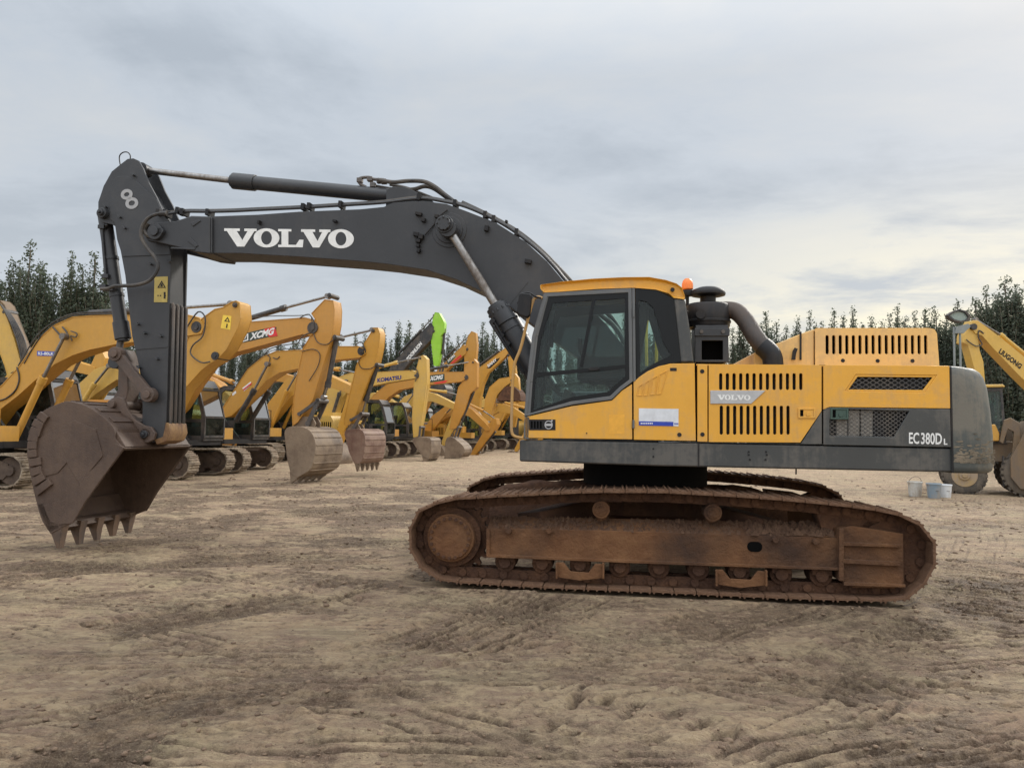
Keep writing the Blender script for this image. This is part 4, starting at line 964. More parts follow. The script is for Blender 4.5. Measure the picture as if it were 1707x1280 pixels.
CABP = [(.20,1.14),(.20,2.85),(.45,3.0),(1.30,3.0),(1.52,2.75),(1.78,1.85),(1.78,1.2),(1.72,1.14)]
def f_cab():
    b = MB(); up = [(.34,1.95),(.34,2.80),(.50,2.90),(1.26,2.90),(1.42,2.70),(1.66,1.90),(1.66,1.95)]
    hole = [(.36,1.80),(.36,2.78),(.50,2.88),(1.26,2.88),(1.42,2.68),(1.64,1.88),(1.64,1.80)]
    hole2 = [(.95,1.28),(.95,1.70),(1.64,1.70),(1.64,1.28)]
    for v in (.40,1.32): b.panel(CABP,[hole,hole2],v,v+.05)
    for (x,z) in ((1.74,1.25),(1.75,1.86),(1.50,2.74),(1.30,2.96),(.3,2.9),(.24,1.9)): b.bar((x,.42,z),(x,1.35,z),.07,.07)
    b.box2((.2,.42,1.12),(1.74,1.35,1.22)); b.box2((.2,.44,1.2),(.26,1.33,1.9))
    return b.build('cab',M['bgd'],None,bevel=.012,seg=1)
def f_cabroof():
    b = MB(); b.prism([(.2,2.93),(.45,3.04),(1.3,3.04),(1.5,2.8),(1.42,2.86),(1.28,2.99),(.45,2.99)],.40,1.37); return b.build('cab_roof',M['bgd'],None,bevel=.02,seg=2)
def f_cabglass():
    b = MB()
    for v in (.42,1.34): b.prism([(.30,1.78),(.30,2.82),(.5,2.92),(1.28,2.92),(1.5,2.70),(1.74,1.86),(1.74,1.28),(.9,1.28),(.9,1.75)],v,v+.008)
    b.add([(1.50,.45,2.72),(1.76,.45,1.86),(1.76,1.33,1.86),(1.50,1.33,2.72)],[(0,1,2,3)]); b.add([(1.76,.45,1.84),(1.76,.45,1.26),(1.76,1.33,1.26),(1.76,1.33,1.84)],[(0,1,2,3)])
    return b.build('cab_window',M['bgglass'],None,smooth=False)
def f_seat():
    b = MB(); b.box((.85,.88,1.62),(.45,.46,.14)); b.box((.66,.88,1.98),(.13,.44,.66),ry=.12); b.box((1.5,.88,1.5),(.1,.5,.3))
    return b.build('seat',M['seat'],None,bevel=.03)
def f_exh():
    b = MB(); b.tube([(-.9,.75,2.1),(-.9,.75,2.55),(-.98,.75,2.66)],.05,n=10); return b.build('exhaust_pipe',M['bgd'],None)
def f_foot():
    b = MB(); b.prism([(-.1,1.1),(.1,1.9),(.35,2.05),(.6,1.85),(1.3,1.1)],-.38,-.30); b.prism([(-.1,1.1),(.1,1.9),(.35,2.05),(.6,1.85),(1.3,1.1)],.30,.38); return b.build('boom_mount',M['bgd'],None,bevel=.01,seg=1)
def lower(root, s, mbody, tz, cabm=None, cwm=None, sy=1):
    """undercarriage and house of a parked machine; tz turns the tracks against the house"""
    for v in (-1.2,1.2):
        c,sn = math.cos(tz),math.sin(tz)
        loc = (-sn*v*s,c*v*s,0); put('track',BELT_ME,root,loc,tz,s); put('track_frame',FRAME_ME,root,loc,tz,s)
    part('deck',f_deck,'deck',root,s); part('cw',f_cw,'counterweight',root,s,0,cwm or M['bgd'])
    h = part('hood',f_hood,'engine_cover',root,s,0,mbody); g = part('gr',f_grille,'cover_louvre',h,1); part('box',f_box,'tank_and_toolbox',root,s,0,mbody); part('rail',f_rail,'handrail',root,s)
    c = part('cab',f_cab,'cab',root,s,0,cabm or M['bgd']); part('cr',f_cabroof,'cab_roof',c,1,0,cabm or M['bgd']); part('cg',f_cabglass,'cab_window',c,1); part('seat',f_seat,'seat',c,1)
    part('exh',f_exh,'exhaust_pipe',root,s); part('foot',f_foot,'boom_mount',root,s)
def prism_part(name, pts, v, m, root, plate=True, bevel=.015):
    o = MB().prism(pts,-v,v).build(name,m,root,bevel=bevel,seg=2)
    return o
def pcyl(root, pa, pb, pc, v, rr, rb, mb_, mr=None, name='hydraulic_cylinder'):
    """the same cylinder from local points: rod pa-pb, barrel pb-pc"""
    A_ = Vector((pa[0],v,pa[1])); B_ = Vector((pb[0],v,pb[1])); C_ = Vector((pc[0],v,pc[1])); d = (C_-B_).normalized()
    b = MB(); b.cyl(B_,C_,rb,n=16); b.cyl(B_-d*.02,B_+d*.16,rb*1.25,n=16); o = b.build(name,mb_,root)
    r = MB(); r.cyl(A_,B_+d*.05,rr,n=12); r.cyl((A_.x,v-.08,A_.z),(A_.x,v+.08,A_.z),rr*2,n=14); r.build('rod',mr or M['chrome'],o)
    return o
def machine(label, cx, cy, yaw, D, mbody, s=1.0, group='excavators parked in a row behind the big one', tz=R(12), name='excavator', **kw):
    """D holds traced outlines, in pixels on the machine's own boom plane"""
    F = Frame(cx,cy,yaw); root = empty(name,F.o,yaw); tag(root,label,'excavator',group)
    lower(root,s,mbody,tz,kw.get('cabm'),kw.get('cwm'))
    vb = D.get('vb',.24); va = D.get('va',.19)
    mb_ = D.get('mboom',mbody); ma = D.get('marm',mbody)
    bo = [F.P(x,y,-vb) for x,y in D['boom']]; boom = MB().prism(bo,-vb,vb).build('boom',mb_,root,bevel=.015)
    flange(bo,vb,mb_,boom)
    arm = None
    if 'arm' in D:
        ar = [F.P(x,y,-va) for x,y in D['arm']]; arm = MB().prism(ar,-va,va).build('arm',ma,root,bevel=.02)
        b = MB()
        for x,y,r in D.get('pins',[]):
            q = F.P(x,y,-va-.06); b.cyl((q[0],-va-.045,q[1]),(q[0],va+.03,q[1]),r,n=20); b.cyl((q[0],-va-.07,q[1]),(q[0],-va-.04,q[1]),r*.5,n=14)
        if D.get('pins'): b.build('pivot_pin',M['bgd'],arm,bevel=.006)
        flange(ar,va,ma,arm)
    for key,nm,v,rr,rb in (('acyl','arm_cylinder',0,.04,.08),('bcyl','bucket_cylinder',.0,.035,.075)):
        if key in D:
            a,b_,c = [F.P(x,y,v) for x,y in D[key]]; pcyl(root,a,b_,c,v,rr*s,rb*s,D.get('mcyl',M['bgd']),name=nm)
    if 'ccyl' in D:
        for v in (-.42,.42):
            a,b_,c = [F.P(x,y,-.42) for x,y in D['ccyl']]; pcyl(root,a,b_,c,v,.042*s,.085*s,D.get('mbc',M['bgd']),name='boom_cylinder')
    for k,h in enumerate(D.get('hoses',[])):
        v = h[0]; MB().tube([(F.P(x,y,v)[0],v,F.P(x,y,v)[1]) for x,y in h[2:]],h[1],n=6,smooth=4).build('hydraulic_hose',M['rubber'],root)
    for (a,c,wd) in D.get('links',[]):
        b = MB(); A_ = F.P(*a,-.2); C_ = F.P(*c,-.2)
        for v in (-.22,.22): b.bar((A_[0],v,A_[1]),(C_[0],v,C_[1]),.05,wd)
        for q in (A_,C_): b.cyl((q[0],-.26,q[1]),(q[0],.26,q[1]),wd*.62,n=16)
        b.build('bucket_link',M['steel'],root)
    if 'bucket' in D:
        bk, c = make_bucket(root,F,D['bucket'],D.get('bw',1.3),D.get('mbk',M['bscoop']),M['bscoop'],5,D['tooth'],.03,sidepx=D.get('side'),tooth_w=.1,lug_px=D.get('lug'),lug_v=.16,matlug=M['bscoop'])
        bk.name = 'bucket'; w = D.get('bw',1.3); b = MB()
        for t in range(3,len(c)-4,3): b.bar((c[t][0],-w/2+.04,c[t][1]),(c[t][0],w/2-.04,c[t][1]),.03,.03)
        b.build('wear_strip',D.get('mbk',M['bscoop']),bk)
    return root, F, boom, arm
def flange(pts,v,m,par):
    """the edges of the top and bottom plates standing a little proud of the sides"""
    n = len(pts); b = MB(); ar_ = sum(pts[i][0]*pts[(i+1)%n][1]-pts[(i+1)%n][0]*pts[i][1] for i in range(n)); t = .018 if ar_ > 0 else -.018
    for i in range(n):
        p = pts[i]; q = pts[(i+1)%n]; l = math.hypot(q[0]-p[0],q[1]-p[1])
        if l < .02: continue
        nx_,nz_ = -(q[1]-p[1])/l*t,(q[0]-p[0])/l*t
        for s in (-1,1): b.prism([p,q,(q[0]+nx_,q[1]+nz_),(p[0]+nx_,p[1]+nz_)],s*v,s*(v+.014))
    return b.build('flange',m,par,smooth=False)
def plate(name, px, m, par, F, v, off=.006):
    b = MB(); b.prism([F.P(x,y,v) for x,y in px],v-off,v-off+.003); return b.build(name,m,par,smooth=False)
YB = -R(17)
# nearest of the row, boom reaching behind the big arm
D = dict(boom=[(-35,700),(-25,668),(5,640),(34,608),(62,567),(90,542),(122,528),(150,526),(195,525),(260,526),(312,524),(333,530),(341,544),(336,556),(312,560),(260,566),(197,573),(150,583),(122,592),(92,607),(59,634),(30,660),(0,683),(-20,710)],
  arm=[(372,512),(386,503),(394,501),(400,505),(402,530),(396,548),(378,582),(362,600),(350,606),(335,618),(306,650),(285,690),(262,725),(246,735),(240,722),(262,680),(285,640),(300,600),(312,566),(318,548),(340,528),(358,515)],
  pins=[(357,593,.10),(326,545,.14),(390,508,.06)], acyl=[(386,507),(250,517),(150,522)], ccyl=[(107,561),(72,630),(22,738)], mbc=M['bgy1'], va=.22, vb=.25,
  hoses=[(-.26,.016,(40,606),(64,566),(90,541),(122,526),(150,524),(195,523)),(-.26,.016,(30,610),(60,562),(88,538),(122,523),(170,520)),(-.27,.02,(28,612),(32,630),(26,650),(10,664),(-4,668)),(-.30,.018,(312,545),(330,520),(342,530),(338,560),(322,575),(318,590),(335,604),(350,603)),
         (-.3,.022,(88,545),(98,556),(104,562),(112,556),(104,545)),(-.3,.016,(118,552),(128,556),(126,562),(118,560),(120,568))])
m2,F2,bo2,ar2 = machine('yellow excavator nearest in the row, its boom passing behind the charcoal arm',-13.8,20.3,R(-14),D,M['bgy1'],1.0,tz=R(9))
st = plate('warning_sticker',[(372,525),(386,527),(384,550),(368,547)],M['label_yellow'],ar2,F2,-.22)
b = MB(); tr = [F2.P(x,y,-.22) for x,y in [(380,528.5),(383.5,537),(374,535.5)]]; ti = [F2.P(x,y,-.22) for x,y in [(379.5,531),(381.5,535.5),(376.5,534.7)]]; b.ring(tr,ti,-.231,-.227); b.prism([F2.P(x,y,-.22) for x,y in [(378,540),(380,540),(379,547),(377,546.5)]],-.231,-.227); b.build('pictogram',M['black'],st,smooth=False)
lb = plate('name_plate',[(62,585),(92,586),(91,593.5),(62,593)],M['blue'],bo2,F2,-.25); text_obj('plate_lettering','R5-80LK',M['white'],lb,(63.5,591.8),(90,592.3),(63.5,586.6),-.256,F2,.03)
D = dict(boom=[(262,690),(258,672),(285,620),(315,578),(350,553),(383,543),(407,537),(508,529),(520,532),(527,546),(519,560),(505,557),(413,582),(383,590),(352,604),(325,640),(300,680),(280,700)],
  arm=[(519,522.5),(530,511),(541.6,499),(556,501),(558,515),(557,540),(553,562),(545,588),(521,668),(512,680),(497,703),(488,710),(487,690),(492,640),(498,612),(505,581),(519,557),(525,532)],
  pins=[(520,546,.17),(557,562,.07),(548,492,.07)], acyl=[(547,494),(476,513),(405,534)], bcyl=[(540,662),(546,645),(561,566)], links=[((531,668),(500,690),.09),((531,668),(514,706),.12)],
  bucket=[(474,722),(476,716),(482,711.5),(500,711),(514,716),(522,726),(526,742),(524,762),(518,781),(506,790),(495,796)], side=[(484,788),(478,762)], tooth=[(484,806),(482,786),(497,796)], bw=1.55, vb=.23, va=.21,
  lug=[(484,714),(505,694),(520,694),(526,706),(521,722)],
  hoses=[(-.25,.014,(405,532),(450,527),(500,526),(516,524)),(-.26,.016,(500,530),(514,524),(523,536),(520,552),(505,560),(497,572)),(-.24,.013,(519,528),(524,560),(532,572),(545,574),(556,566)),(-.24,.012,(503,586),(522,582),(533,590),(530,610),(515,635)),(-.26,.015,(440,592),(450,582),(470,576),(500,572))])
m3,F3,bo3,ar3 = machine('orange-yellow excavator with the large red and dark boom panel and largest scoured bucket',-11.4,24.2,YB,D,M['bgy2'],1.0)
p_ = plate('name_panel',[(401,557.5),(447,546.5),(461,545),(460,559),(402,572)],flat('panel_green',(.03,.05,.04),.5),bo3,F3,-.23); plate('red_panel',[(440,548.5),(458,544.5),(463,560),(449,562)],M['red'],bo3,F3,-.236)
text_obj('panel_lettering','XCMG',M['white'],bo3,(416,567),(457,557.5),(417,555.5),-.242,F3,.05,shear=.2)
b = MB(); fo = [(403,558.5),(414,556),(414,567.5),(403,570.5)]; b.ring([F3.P(*q,-.24) for q in fo],[F3.P(*q,-.24) for q in [(405,560),(412,558.5),(412,566),(405,568)]],-.246,-.243); b.prism([F3.P(*q,-.24) for q in [(405.5,560.5),(411.5,559),(408.5,566)]],-.246,-.243); b.build('panel_emblem',M['white'],bo3,smooth=False)
D = dict(boom=[(370,691),(368,684),(394,644),(413,615),(439,594),(460,585),(500,583),(560,577),(598,577),(607,581),(609,590),(600,596),(560,600),(503,613),(466,621),(445,634),(429,652),(408,672),(386,693),(376,696)],
  arm=[(606,574),(619,553),(622,546),(630,546),(634,556),(632,578),(626,606),(616,628),(590,699),(583,708),(574,709),(573,700),(583,655),(594,609),(603,590)],
  pins=[(602,585,.15),(627,608,.07),(621,551,.06)], acyl=[(621,550),(569,562),(505,577)], bcyl=[(604,690),(610,668),(629,610)], links=[((603,690),(586,700),.08),((603,690),(590,714),.1)], ccyl=[(446,607),(424,650),(394,700)],
  bucket=[(574,724),(576,718),(584,716),(597,715),(605,719),(608.5,730),(608.5,742),(606,758),(603,768),(598,773)], side=[(590,772),(582,754)], tooth=[(594,787),(590,771),(599,774)], bw=1.5, vb=.23, va=.19, mbk=M['bscoop2'], lug=[(578,718),(584,706),(596,706),(604,720)],
  hoses=[(-.25,.014,(394,642),(413,613),(439,592),(460,583),(500,581)),(-.25,.014,(444,590),(450,596),(448,606)),(-.25,.016,(455,596),(462,598),(466,594)),(-.21,.012,(603,592),(598,604),(604,614),(618,614),(626,609)),(-.25,.02,(592,575),(602,570),(607,580),(603,592))])
m4,F4_,bo4,ar4 = machine('yellow excavator with two small white stickers low on its boom, second bucket along the row',-11.0,27.6,YB,D,M['bgy1'],1.0)
for q in ([(404,647),(418,636),(420,640),(407,652)],[(387,656),(393,651),(394,655),(388,660)]): plate('sticker',q,M['white'],bo4,F4_,-.23)
plate('sticker_band',[(405,649),(419,638),(420,640),(406,651)],M['red'],bo4,F4_,-.236)
D = dict(boom=[(537,703),(545,650),(557,633),(572,625),(590,620),(626,620),(687,617),(694,622),(694,630),(689,631),(650,637),(621,643),(595,645),(580,652),(567,668),(556,700),(548,706)],
  arm=[(696,608),(699,595),(705,591.7),(711,598),(712,636),(704,695),(697,727),(689,729),(687,695),(690,640),(693,618)], pins=[(693,626,.16),(700,597,.05),(577,635,.12)],
  acyl=[(700,596),(662,604),(632,612)], bcyl=[(701,712),(705,690),(713,640)], links=[((701,712),(699,730),.1)],
  bucket=[(688,737),(688,731),(696,728.5),(708,728.5),(717,731),(719,740),(718,755),(714,765)], side=[(704,760),(696,750)], tooth=[(706,772),(703,760),(714,766)], bw=1.25, mcyl=M['bgy3'],
  ccyl=[(577,635),(566,655),(548,712)],hoses=[(-.25,.02,(684,618),(690,612),(697,622),(692,636))])
m5,F5,bo5,ar5 = machine('pale yellow excavator with blue lettering on its boom',-8.2,39.6,YB,D,M['bgy3'],1.0)
text_obj('boom_lettering','KOMATSU',flat('navy_print',(.015,.02,.16),.5),bo5,(629,637.5),(669,632.5),(629,630.5),-.24,F5,.05)
D = dict(boom=[(604,690),(606,680),(623,658),(645,640),(665,628),(690,622),(716,620),(770,619.5),(776,624),(775,632),(770,636),(718,641),(690,645),(666,650),(648,662),(632,680),(614,696)],
  arm=[(774,612),(783,601),(790,598),(795,604),(795,645),(784,656),(775,683),(760,714),(749,716),(752,699),(764,645),(773,634)], pins=[(776,629,.15),(788,604,.05)],
  acyl=[(786,603),(746,610),(716,616)], bcyl=[(762,716),(770,700),(790,652)], links=[((764,712),(758,730),.1)],
  bucket=[(742,737),(746,729),(754,729),(764,736),(773,745),(774,754),(768,762)], side=[(752,764),(741,763)], tooth=[(738,767),(741,760),(744,765)], bw=1.2, mbk=M['rustd'] if False else M['bscoop'])
m6,F6,bo6,ar6 = machine('orange-yellow excavator with a small red and dark panel, last bucket resting in the row',-7.6,43.5,YB,D,M['bgy2'],1.0)
plate('name_panel',[(713,626),(741,623),(741,634),(713,638)],flat('panel_green',(.03,.05,.04),.5),bo6,F6,-.24); plate('red_panel',[(722,638.5),(741,634.5),(747,634),(742,638),(725,640)],M['red'],bo6,F6,-.24)
text_obj('panel_lettering','XCMG',M['white'],bo6,(716,635),(738,632),(717,627.5),-.246,F6,.05,shear=.2)
D = dict(boom=[(632,660),(636,640),(655,603),(664,595),(696,560),(718,538),(723,545),(719,566),(705,580),(678,610),(662,632),(650,660)],
  arm=[(721,533),(725,520.4),(732,521.5),(738,532),(741,539),(740,554),(735,560),(735,580),(730,610),(723,610),(718.6,568),(721,554)], marm=M['green'], mboom=M['bgd'],
  pins=[(722,552,.1)], acyl=[(724,526),(702,551),(665,589)], bcyl=[(738,606),(738,590),(741,548)], links=[((736,608),(728,640),.12)],
  bucket=[(717,650),(719,642),(730,638),(740,641),(744,652),(740,666),(734,672)], side=[(722,668)], tooth=[(724,676),(722,668),(730,672)], bw=1.3, mbk=M['bgd'])
m7,F7,bo7,ar7 = machine('excavator with lime green arm held high on a dark boom',-10.2,52,YB,D,M['green'],1.1,cwm=M['bgd'])
text_obj('boom_lettering','ZOOMLION',M['white'],bo7,(680,603),(704,574),(676.5,598),-.24,F7,.05)
D = dict(boom=[(690,690),(694,668),(715,632),(746,600),(773,574),(778,580),(776,590),(755,606),(735,628),(722,655),(706,690)],
  arm=[(777,572),(781,559),(786,552),(793,555),(795,575),(790,640),(783,680),(777,690),(772,682),(774,600),(774,586)], pins=[(778,582,.11)], acyl=[(782,560),(759,581),(735,603)])
m8,F8,bo8,ar8 = machine('orange-yellow excavator, sloping boom with red panel, behind the last bucket',-7.5,55,YB,D,M['bgy2'],1.0)
plate('name_panel',[(744,603),(757,590),(760,594),(748,608)],flat('panel_green',(.03,.05,.04),.5),bo8,F8,-.24); plate('red_panel',[(750,606),(768,591),(770,595),(756,606)],M['red'],bo8,F8,-.24)
text_obj('panel_lettering','XCMG',M['white'],bo8,(747,604.5),(759,593.5),(745,601),-.246,F8,.05)
D = dict(boom=[(785,700),(788,660),(797,614),(832,588),(843,579),(848,587),(843,594),(814,621),(805,641),(800,665),(797,700)],
  arm=[(846,590),(850,584),(856,590),(860,620),(862,690),(858,712),(853,712),(850,660),(849,620)], acyl=[(848,586),(832,585),(800,608)], pins=[(847,592,.1)])
m9,F9,bo9,ar9 = machine('yellow excavator with a black name panel on its boom beside the big cylinder',-5.0,58,YB,D,M['bgy1'],1.0)
plate('name_panel',[(811,614),(826,599),(834,596),(829,603),(817,614)],M['black'],bo9,F9,-.24); text_obj('panel_lettering','SANY',M['white'],bo9,(814,612.5),(829,600.5),(811.8,608.5),-.246,F9,.05)
D = dict(boom=[(805,700),(809,663),(816,645),(832,631),(850,628),(856,634),(841,645),(829,658),(822,680),(816,702)],
  arm=[(850,626),(858,622),(864,630),(866,660),(862,672),(856,665),(850,640)], bucket=[(828,668),(834,655),(842,645),(856,645),(866,655),(868,668)], tooth=[(826,672),(827,664),(832,670)], bw=1.3, mbk=M['rustd'], pins=[(852,634,.1)])
m10,F10,bo10,ar10 = machine('small yellow excavator holding up a curled brown bucket beside the big cab',-3.6,50,YB,D,M['bgy1'],.9)
# ---- one whose hoses and boom stand at the left edge
OLD = paint('weathered_arm_paint',(.20,.125,.06),.6,dirt=(.13,.10,.075),amt=.5,var=.35,chips=(.45,.27,.06))
D = dict(marm=OLD,boom=[(-110,680),(-100,600),(-70,530),(-30,500),(0,505),(12,530),(24,565),(34,600),(32,625),(18,645),(8,610),(-5,575),(-30,550),(-60,570),(-80,680)],
  arm=[(0,500),(8,508),(20,540),(36,580),(42,612),(38,640),(28,650),(20,630),(14,590),(4,560),(-4,530)], pins=[(6,520,.1)],
  hoses=[(-.30+.03*k,.022,(0+k*2,506+k*2),(14+k*2,530),(27+k*3,562),(34+k*3,590),(37+k*3,620),(30+k*4,640)) for k in range(5)])
m1,F1,bo1,ar1 = machine('dusty yellow excavator at the left edge with a bundle of hoses down its arm',-17.6,24.5,R(-10),D,M['bgy3'],1.0)
# ---- general pose for those further back
def generic(label, px, dist, yaw, mbody, s=1.0, boom_up=0.0, tz=0.0, group='excavators standing in the rows further back', blue=False):
    x = (px-853.5)/FPX*dist; F = Frame(x,dist,yaw); root = empty('excavator',F.o,yaw); tag(root,label,'excavator',group)
    lower(root,s,mbody,tz)
    ca,sa = math.cos(boom_up),math.sin(boom_up); fx,fz = .3,1.75
    def T(pts): return [((fx+(a-fx)*ca-(z-fz)*sa)*s,(fz+(a-fx)*sa+(z-fz)*ca)*s) for a,z in pts]
    bo = T([(.1,1.7),(.35,1.55),(.7,1.9),(1.5,3.0),(2.2,3.75),(3.2,3.98),(4.9,3.75),(5.1,3.9),(5.0,4.1),(3.2,4.5),(2.2,4.5),(1.2,3.9),(.3,2.6)])
    boom = MB().prism(bo,-.24*s,.24*s).build('boom',mbody,root,bevel=.015)
    ar = T([(4.75,4.1),(5.0,4.75),(5.2,4.8),(5.4,4.5),(5.35,3.9),(4.6,1.5),(4.4,1.45),(4.35,1.7)]); arm = MB().prism(ar,-.19*s,.19*s).build('arm',mbody,root,bevel=.015)
    t = T([(1.9,4.2),(1.5,3.4),(.9,1.6),(5.15,4.7),(3.9,4.75),(2.3,4.6),(5.4,4.0),(5.1,3.0),(4.85,2.2)])
    for v in (-.42,.42): pcyl(root,t[0],t[1],t[2],v*s,.042*s,.085*s,mbody,name='boom_cylinder')
    pcyl(root,t[3],t[4],t[5],0,.04*s,.08*s,mbody,name='arm_cylinder'); pcyl(root,t[8],t[7],t[6],0,.035*s,.07*s,M['bgd'],name='bucket_cylinder')
    bc_ = T([(4.0,1.3),(4.3,1.5),(4.7,1.35),(4.95,.95),(4.9,.55),(4.6,.25),(4.3,.1)])
    c = [tuple(p) for p in catmull([Vector((a,z,0)) for a,z in bc_],3)]; c = [(p[0],p[1]) for p in c]; b = MB(); b.prism(c,-.6*s,.6*s)
    b.build('bucket',M['bscoop'],root,bevel=.02); 
    return root
generic('excavator with pale lit cab glass just behind the nearest boom of the row',96,29,R(-10),M['bgy3'],1.0,-.25)
generic('excavator whose orange-yellow arm stands behind the second cab of the row',262,33,R(-30),M['bgy2'],1.0,-.35)
generic('yellow excavator with folded arm between the two large scoured buckets',440,36,R(-25),M['bgy1'],1.0,-.15)
generic('yellow excavator filling the gap under the blue lettered boom',640,47,R(-20),M['bgy3'],.95,-.2)
generic('orange-yellow excavator low behind the blue lettered boom',712,50,R(-35),M['bgy2'],.95,-.45)
generic('yellow excavator standing far back behind the last bucket of the row',775,56,R(-15),M['bgy1'],.95,-.35)
generic('furthest yellow excavator, low behind the small curled brown bucket',815,62,R(-20),M['bgy1'],1.0,-.2)
generic('pale yellow excavator far back, turned the other way behind the cab front',860,64,R(-160),M['bgy3'],1.0,-.2)
generic('yellow excavator standing behind the left edge machine',-20,32,R(-10),M['bgy1'],1.0,-.05)
generic('orange-yellow excavator further back left of the tall scoured bucket',380,42,R(-20),M['bgy2'],1.0,.0)
generic('pale yellow excavator between the pale boom and the second bucket',560,50,R(-20),M['bgy3'],1.0,-.3)
# ---- right-hand machine reaching in from outside the frame
FR = Frame(22.5,29.5,R(6)); lg = empty('excavator',FR.o,R(6)); tag(lg,'yellow excavator reaching in from the right edge with dark lettering on its boom','excavator')
def vt(pts): return [FR.P(x,y,-.24) for x,y in pts]
bo = vt([(1617,545),(1622,534),(1630,534),(1665,560),(1707,594),(1790,672),(1830,730),(1810,732),(1780,705),(1700,627),(1655,580),(1637,559),(1626,556)])
bL = MB().prism(bo,-.24,.24).build('boom',M['bgy3'],lg,bevel=.015)
arL = MB().prism(vt([(1608,559),(1614,546),(1622,538),(1629,545),(1632,566),(1635,585),(1641,603),(1644,640),(1645,700),(1638,716),(1635,690),(1634,640),(1623,606),(1615,575),(1607,571)]),-.2,.2).build('arm',M['bgy3'],lg,bevel=.02)
a,b_,c = [FR.P(*q,0) for q in ((1626,533),(1668,558),(1720,600))]; pcyl(lg,a,b_,c,0,.04,.075,M['bgy3'],name='arm_cylinder')
MB().tube([(FR.P(x,y,-.26)[0],-.26,FR.P(x,y,-.26)[1]) for x,y in [(1640,556),(1632,551),(1631,562),(1637,574),(1628,577),(1618,572),(1611,566)]],.022,n=6).build('hydraulic_hose',M['rubber'],lg)
b = MB(); q = FR.P(1622,545,-.24); b.cyl((q[0],-.32,q[1]),(q[0],.32,q[1]),.12,n=18); b.build('pivot_pin',M['bgd'],arL)
text_obj('boom_lettering','LIUGONG',M['black'],bL,(1664,588),(1700,615.5),(1668.5,580.5),-.245,FR,.04)
bkL = MB().prism(vt([(1632,705),(1645,700),(1655,715),(1656,735),(1640,748),(1630,735)]),-.6,.6).build('bucket',M['bscoop'],lg,bevel=.02)
lower(empty('excavator_body',(0,0,0),R(180),lg),1.05,M['bgy2'],0)
# ---- wheel loader behind the counterweight
FW = Frame(14.2,22.6,-R(27)); wl = empty('wheel_loader',FW.o,-R(27)); tag(wl,'wheel loader with canopy cab parked behind the grey counterweight','wheel loader')
def W(pts,v=0): return [FW.P(x,y,v) for x,y in pts]
def wheel(px,py,rp,v0):
    u,z = FW.P(px,py,v0); r = abs(FW.P(px+rp,py,v0)[0]-u); z = r-.02
    for v in (v0,v0+1.75):
        b = MB(); n = 36
        prof = [(r*.60,-.20),(r*.80,-.22),(r*.95,-.19),(r,-.12),(r,.12),(r*.95,.19),(r*.8,.22),(r*.6,.20)]
        for i in range(len(prof)): prof[i] = (prof[i][0],prof[i][1]+v)
        rg = [[(u+q[0]*math.cos(2*math.pi*k/n),q[1],z+q[0]*math.sin(2*math.pi*k/n)) for k in range(n)] for q in prof]; b.loft(rg)
        for k in range(26):
            a = 2*math.pi*k/26; b.box((u+r*math.cos(a),v-.1,z+r*math.sin(a)),(.06,.16,.09),ry=-a); b.box((u+r*math.cos(a+.12),v+.1,z+r*math.sin(a+.12)),(.06,.16,.09),ry=-a-.12)
        w = b.build('wheel',TYRE,wl)
        b = MB(); b.cyl((u,v-.215,z),(u,v+.215,z),r*.6,n=28); b.cyl((u,v-.26,z),(u,v-.1,z),r*.25,n=20); b.cyl((u,v-.3,z),(u,v-.1,z),r*.12,n=12); b.build('rim',paint('dusty_rim',(.42,.27,.07),.6,amt=.7),w,bevel=.01)
TYRE = paint('dusty_tyre',(.03,.028,.026),.8,dirt=(.17,.135,.10),amt=.45)
wheel(1607,787,37,-.9); wheel(1716,770,48,-.9)
b = MB(); b.prism(W([(1560,700),(1650,700),(1668,735),(1720,738),(1720,770),(1570,770),(1556,740)],-.6),-.6,.6); b.build('chassis',OLD,wl,bevel=.03)
b = MB(); b.prism(W([(1638,646),(1672,646),(1676,652),(1680,740),(1640,740)],-.6)[:1]+W([(1672,646),(1678,735),(1648,735)],-.6),-.02,.0) if False else None
cb = MB()
ca = W([(1641,646),(1671,646),(1678,740),(1646,740)],-.65)
cb.ring(ca,W([(1646,652),(1667,652),(1672,718),(1651,718)],-.65),-.65,-.58); cb.ring(ca,W([(1646,652),(1667,652),(1672,718),(1651,718)],-.65),.58,.65)
for q in ca: cb.bar((q[0],-.6,q[1]),(q[0],.6,q[1]),.07,.07)
cc = cb.build('cab',M['bgd'],wl,bevel=.01)
b = MB(); b.prism(W([(1636,646),(1640,641),(1672,640.5),(1676,645)],-.7),-.72,.72); b.build('cab_roof',M['bgy3'],cc,bevel=.02)
b = MB()
for v in (-.62,.62): b.prism(W([(1645,650),(1668,650),(1673,720),(1650,720)],-.65),v,v+.01)
b.build('cab_window',M['bgglass'],cc)
b = MB(); b.box((FW.P(1660,705,0)[0],0,FW.P(1660,705,0)[1]),(.45,.45,.15)); b.box((FW.P(1652,690,0)[0],0,FW.P(1652,690,0)[1]),(.14,.45,.6)); b.build('seat',M['seat'],cc,bevel=.03)
b = MB(); b.prism(W([(1650,708),(1658,707),(1665,722),(1665,735),(1650,735)],-.8),-.95,-.6); b.build('fender',M['bgy1'],wl,bevel=.03)
b = MB(); b.prism(W([(1666,736),(1674,700),(1684,696),(1700,705),(1703,760),(1707,790),(1690,795),(1686,762),(1690,720),(1680,715),(1672,740)],-.95),-1.0,-.8); b.prism(W([(1666,736),(1674,700),(1684,696),(1700,705),(1703,760),(1707,790),(1690,795),(1686,762),(1690,720),(1680,715),(1672,740)],-.95),.8,1.0); b.build('lift_arm',OLD,wl,bevel=.02)
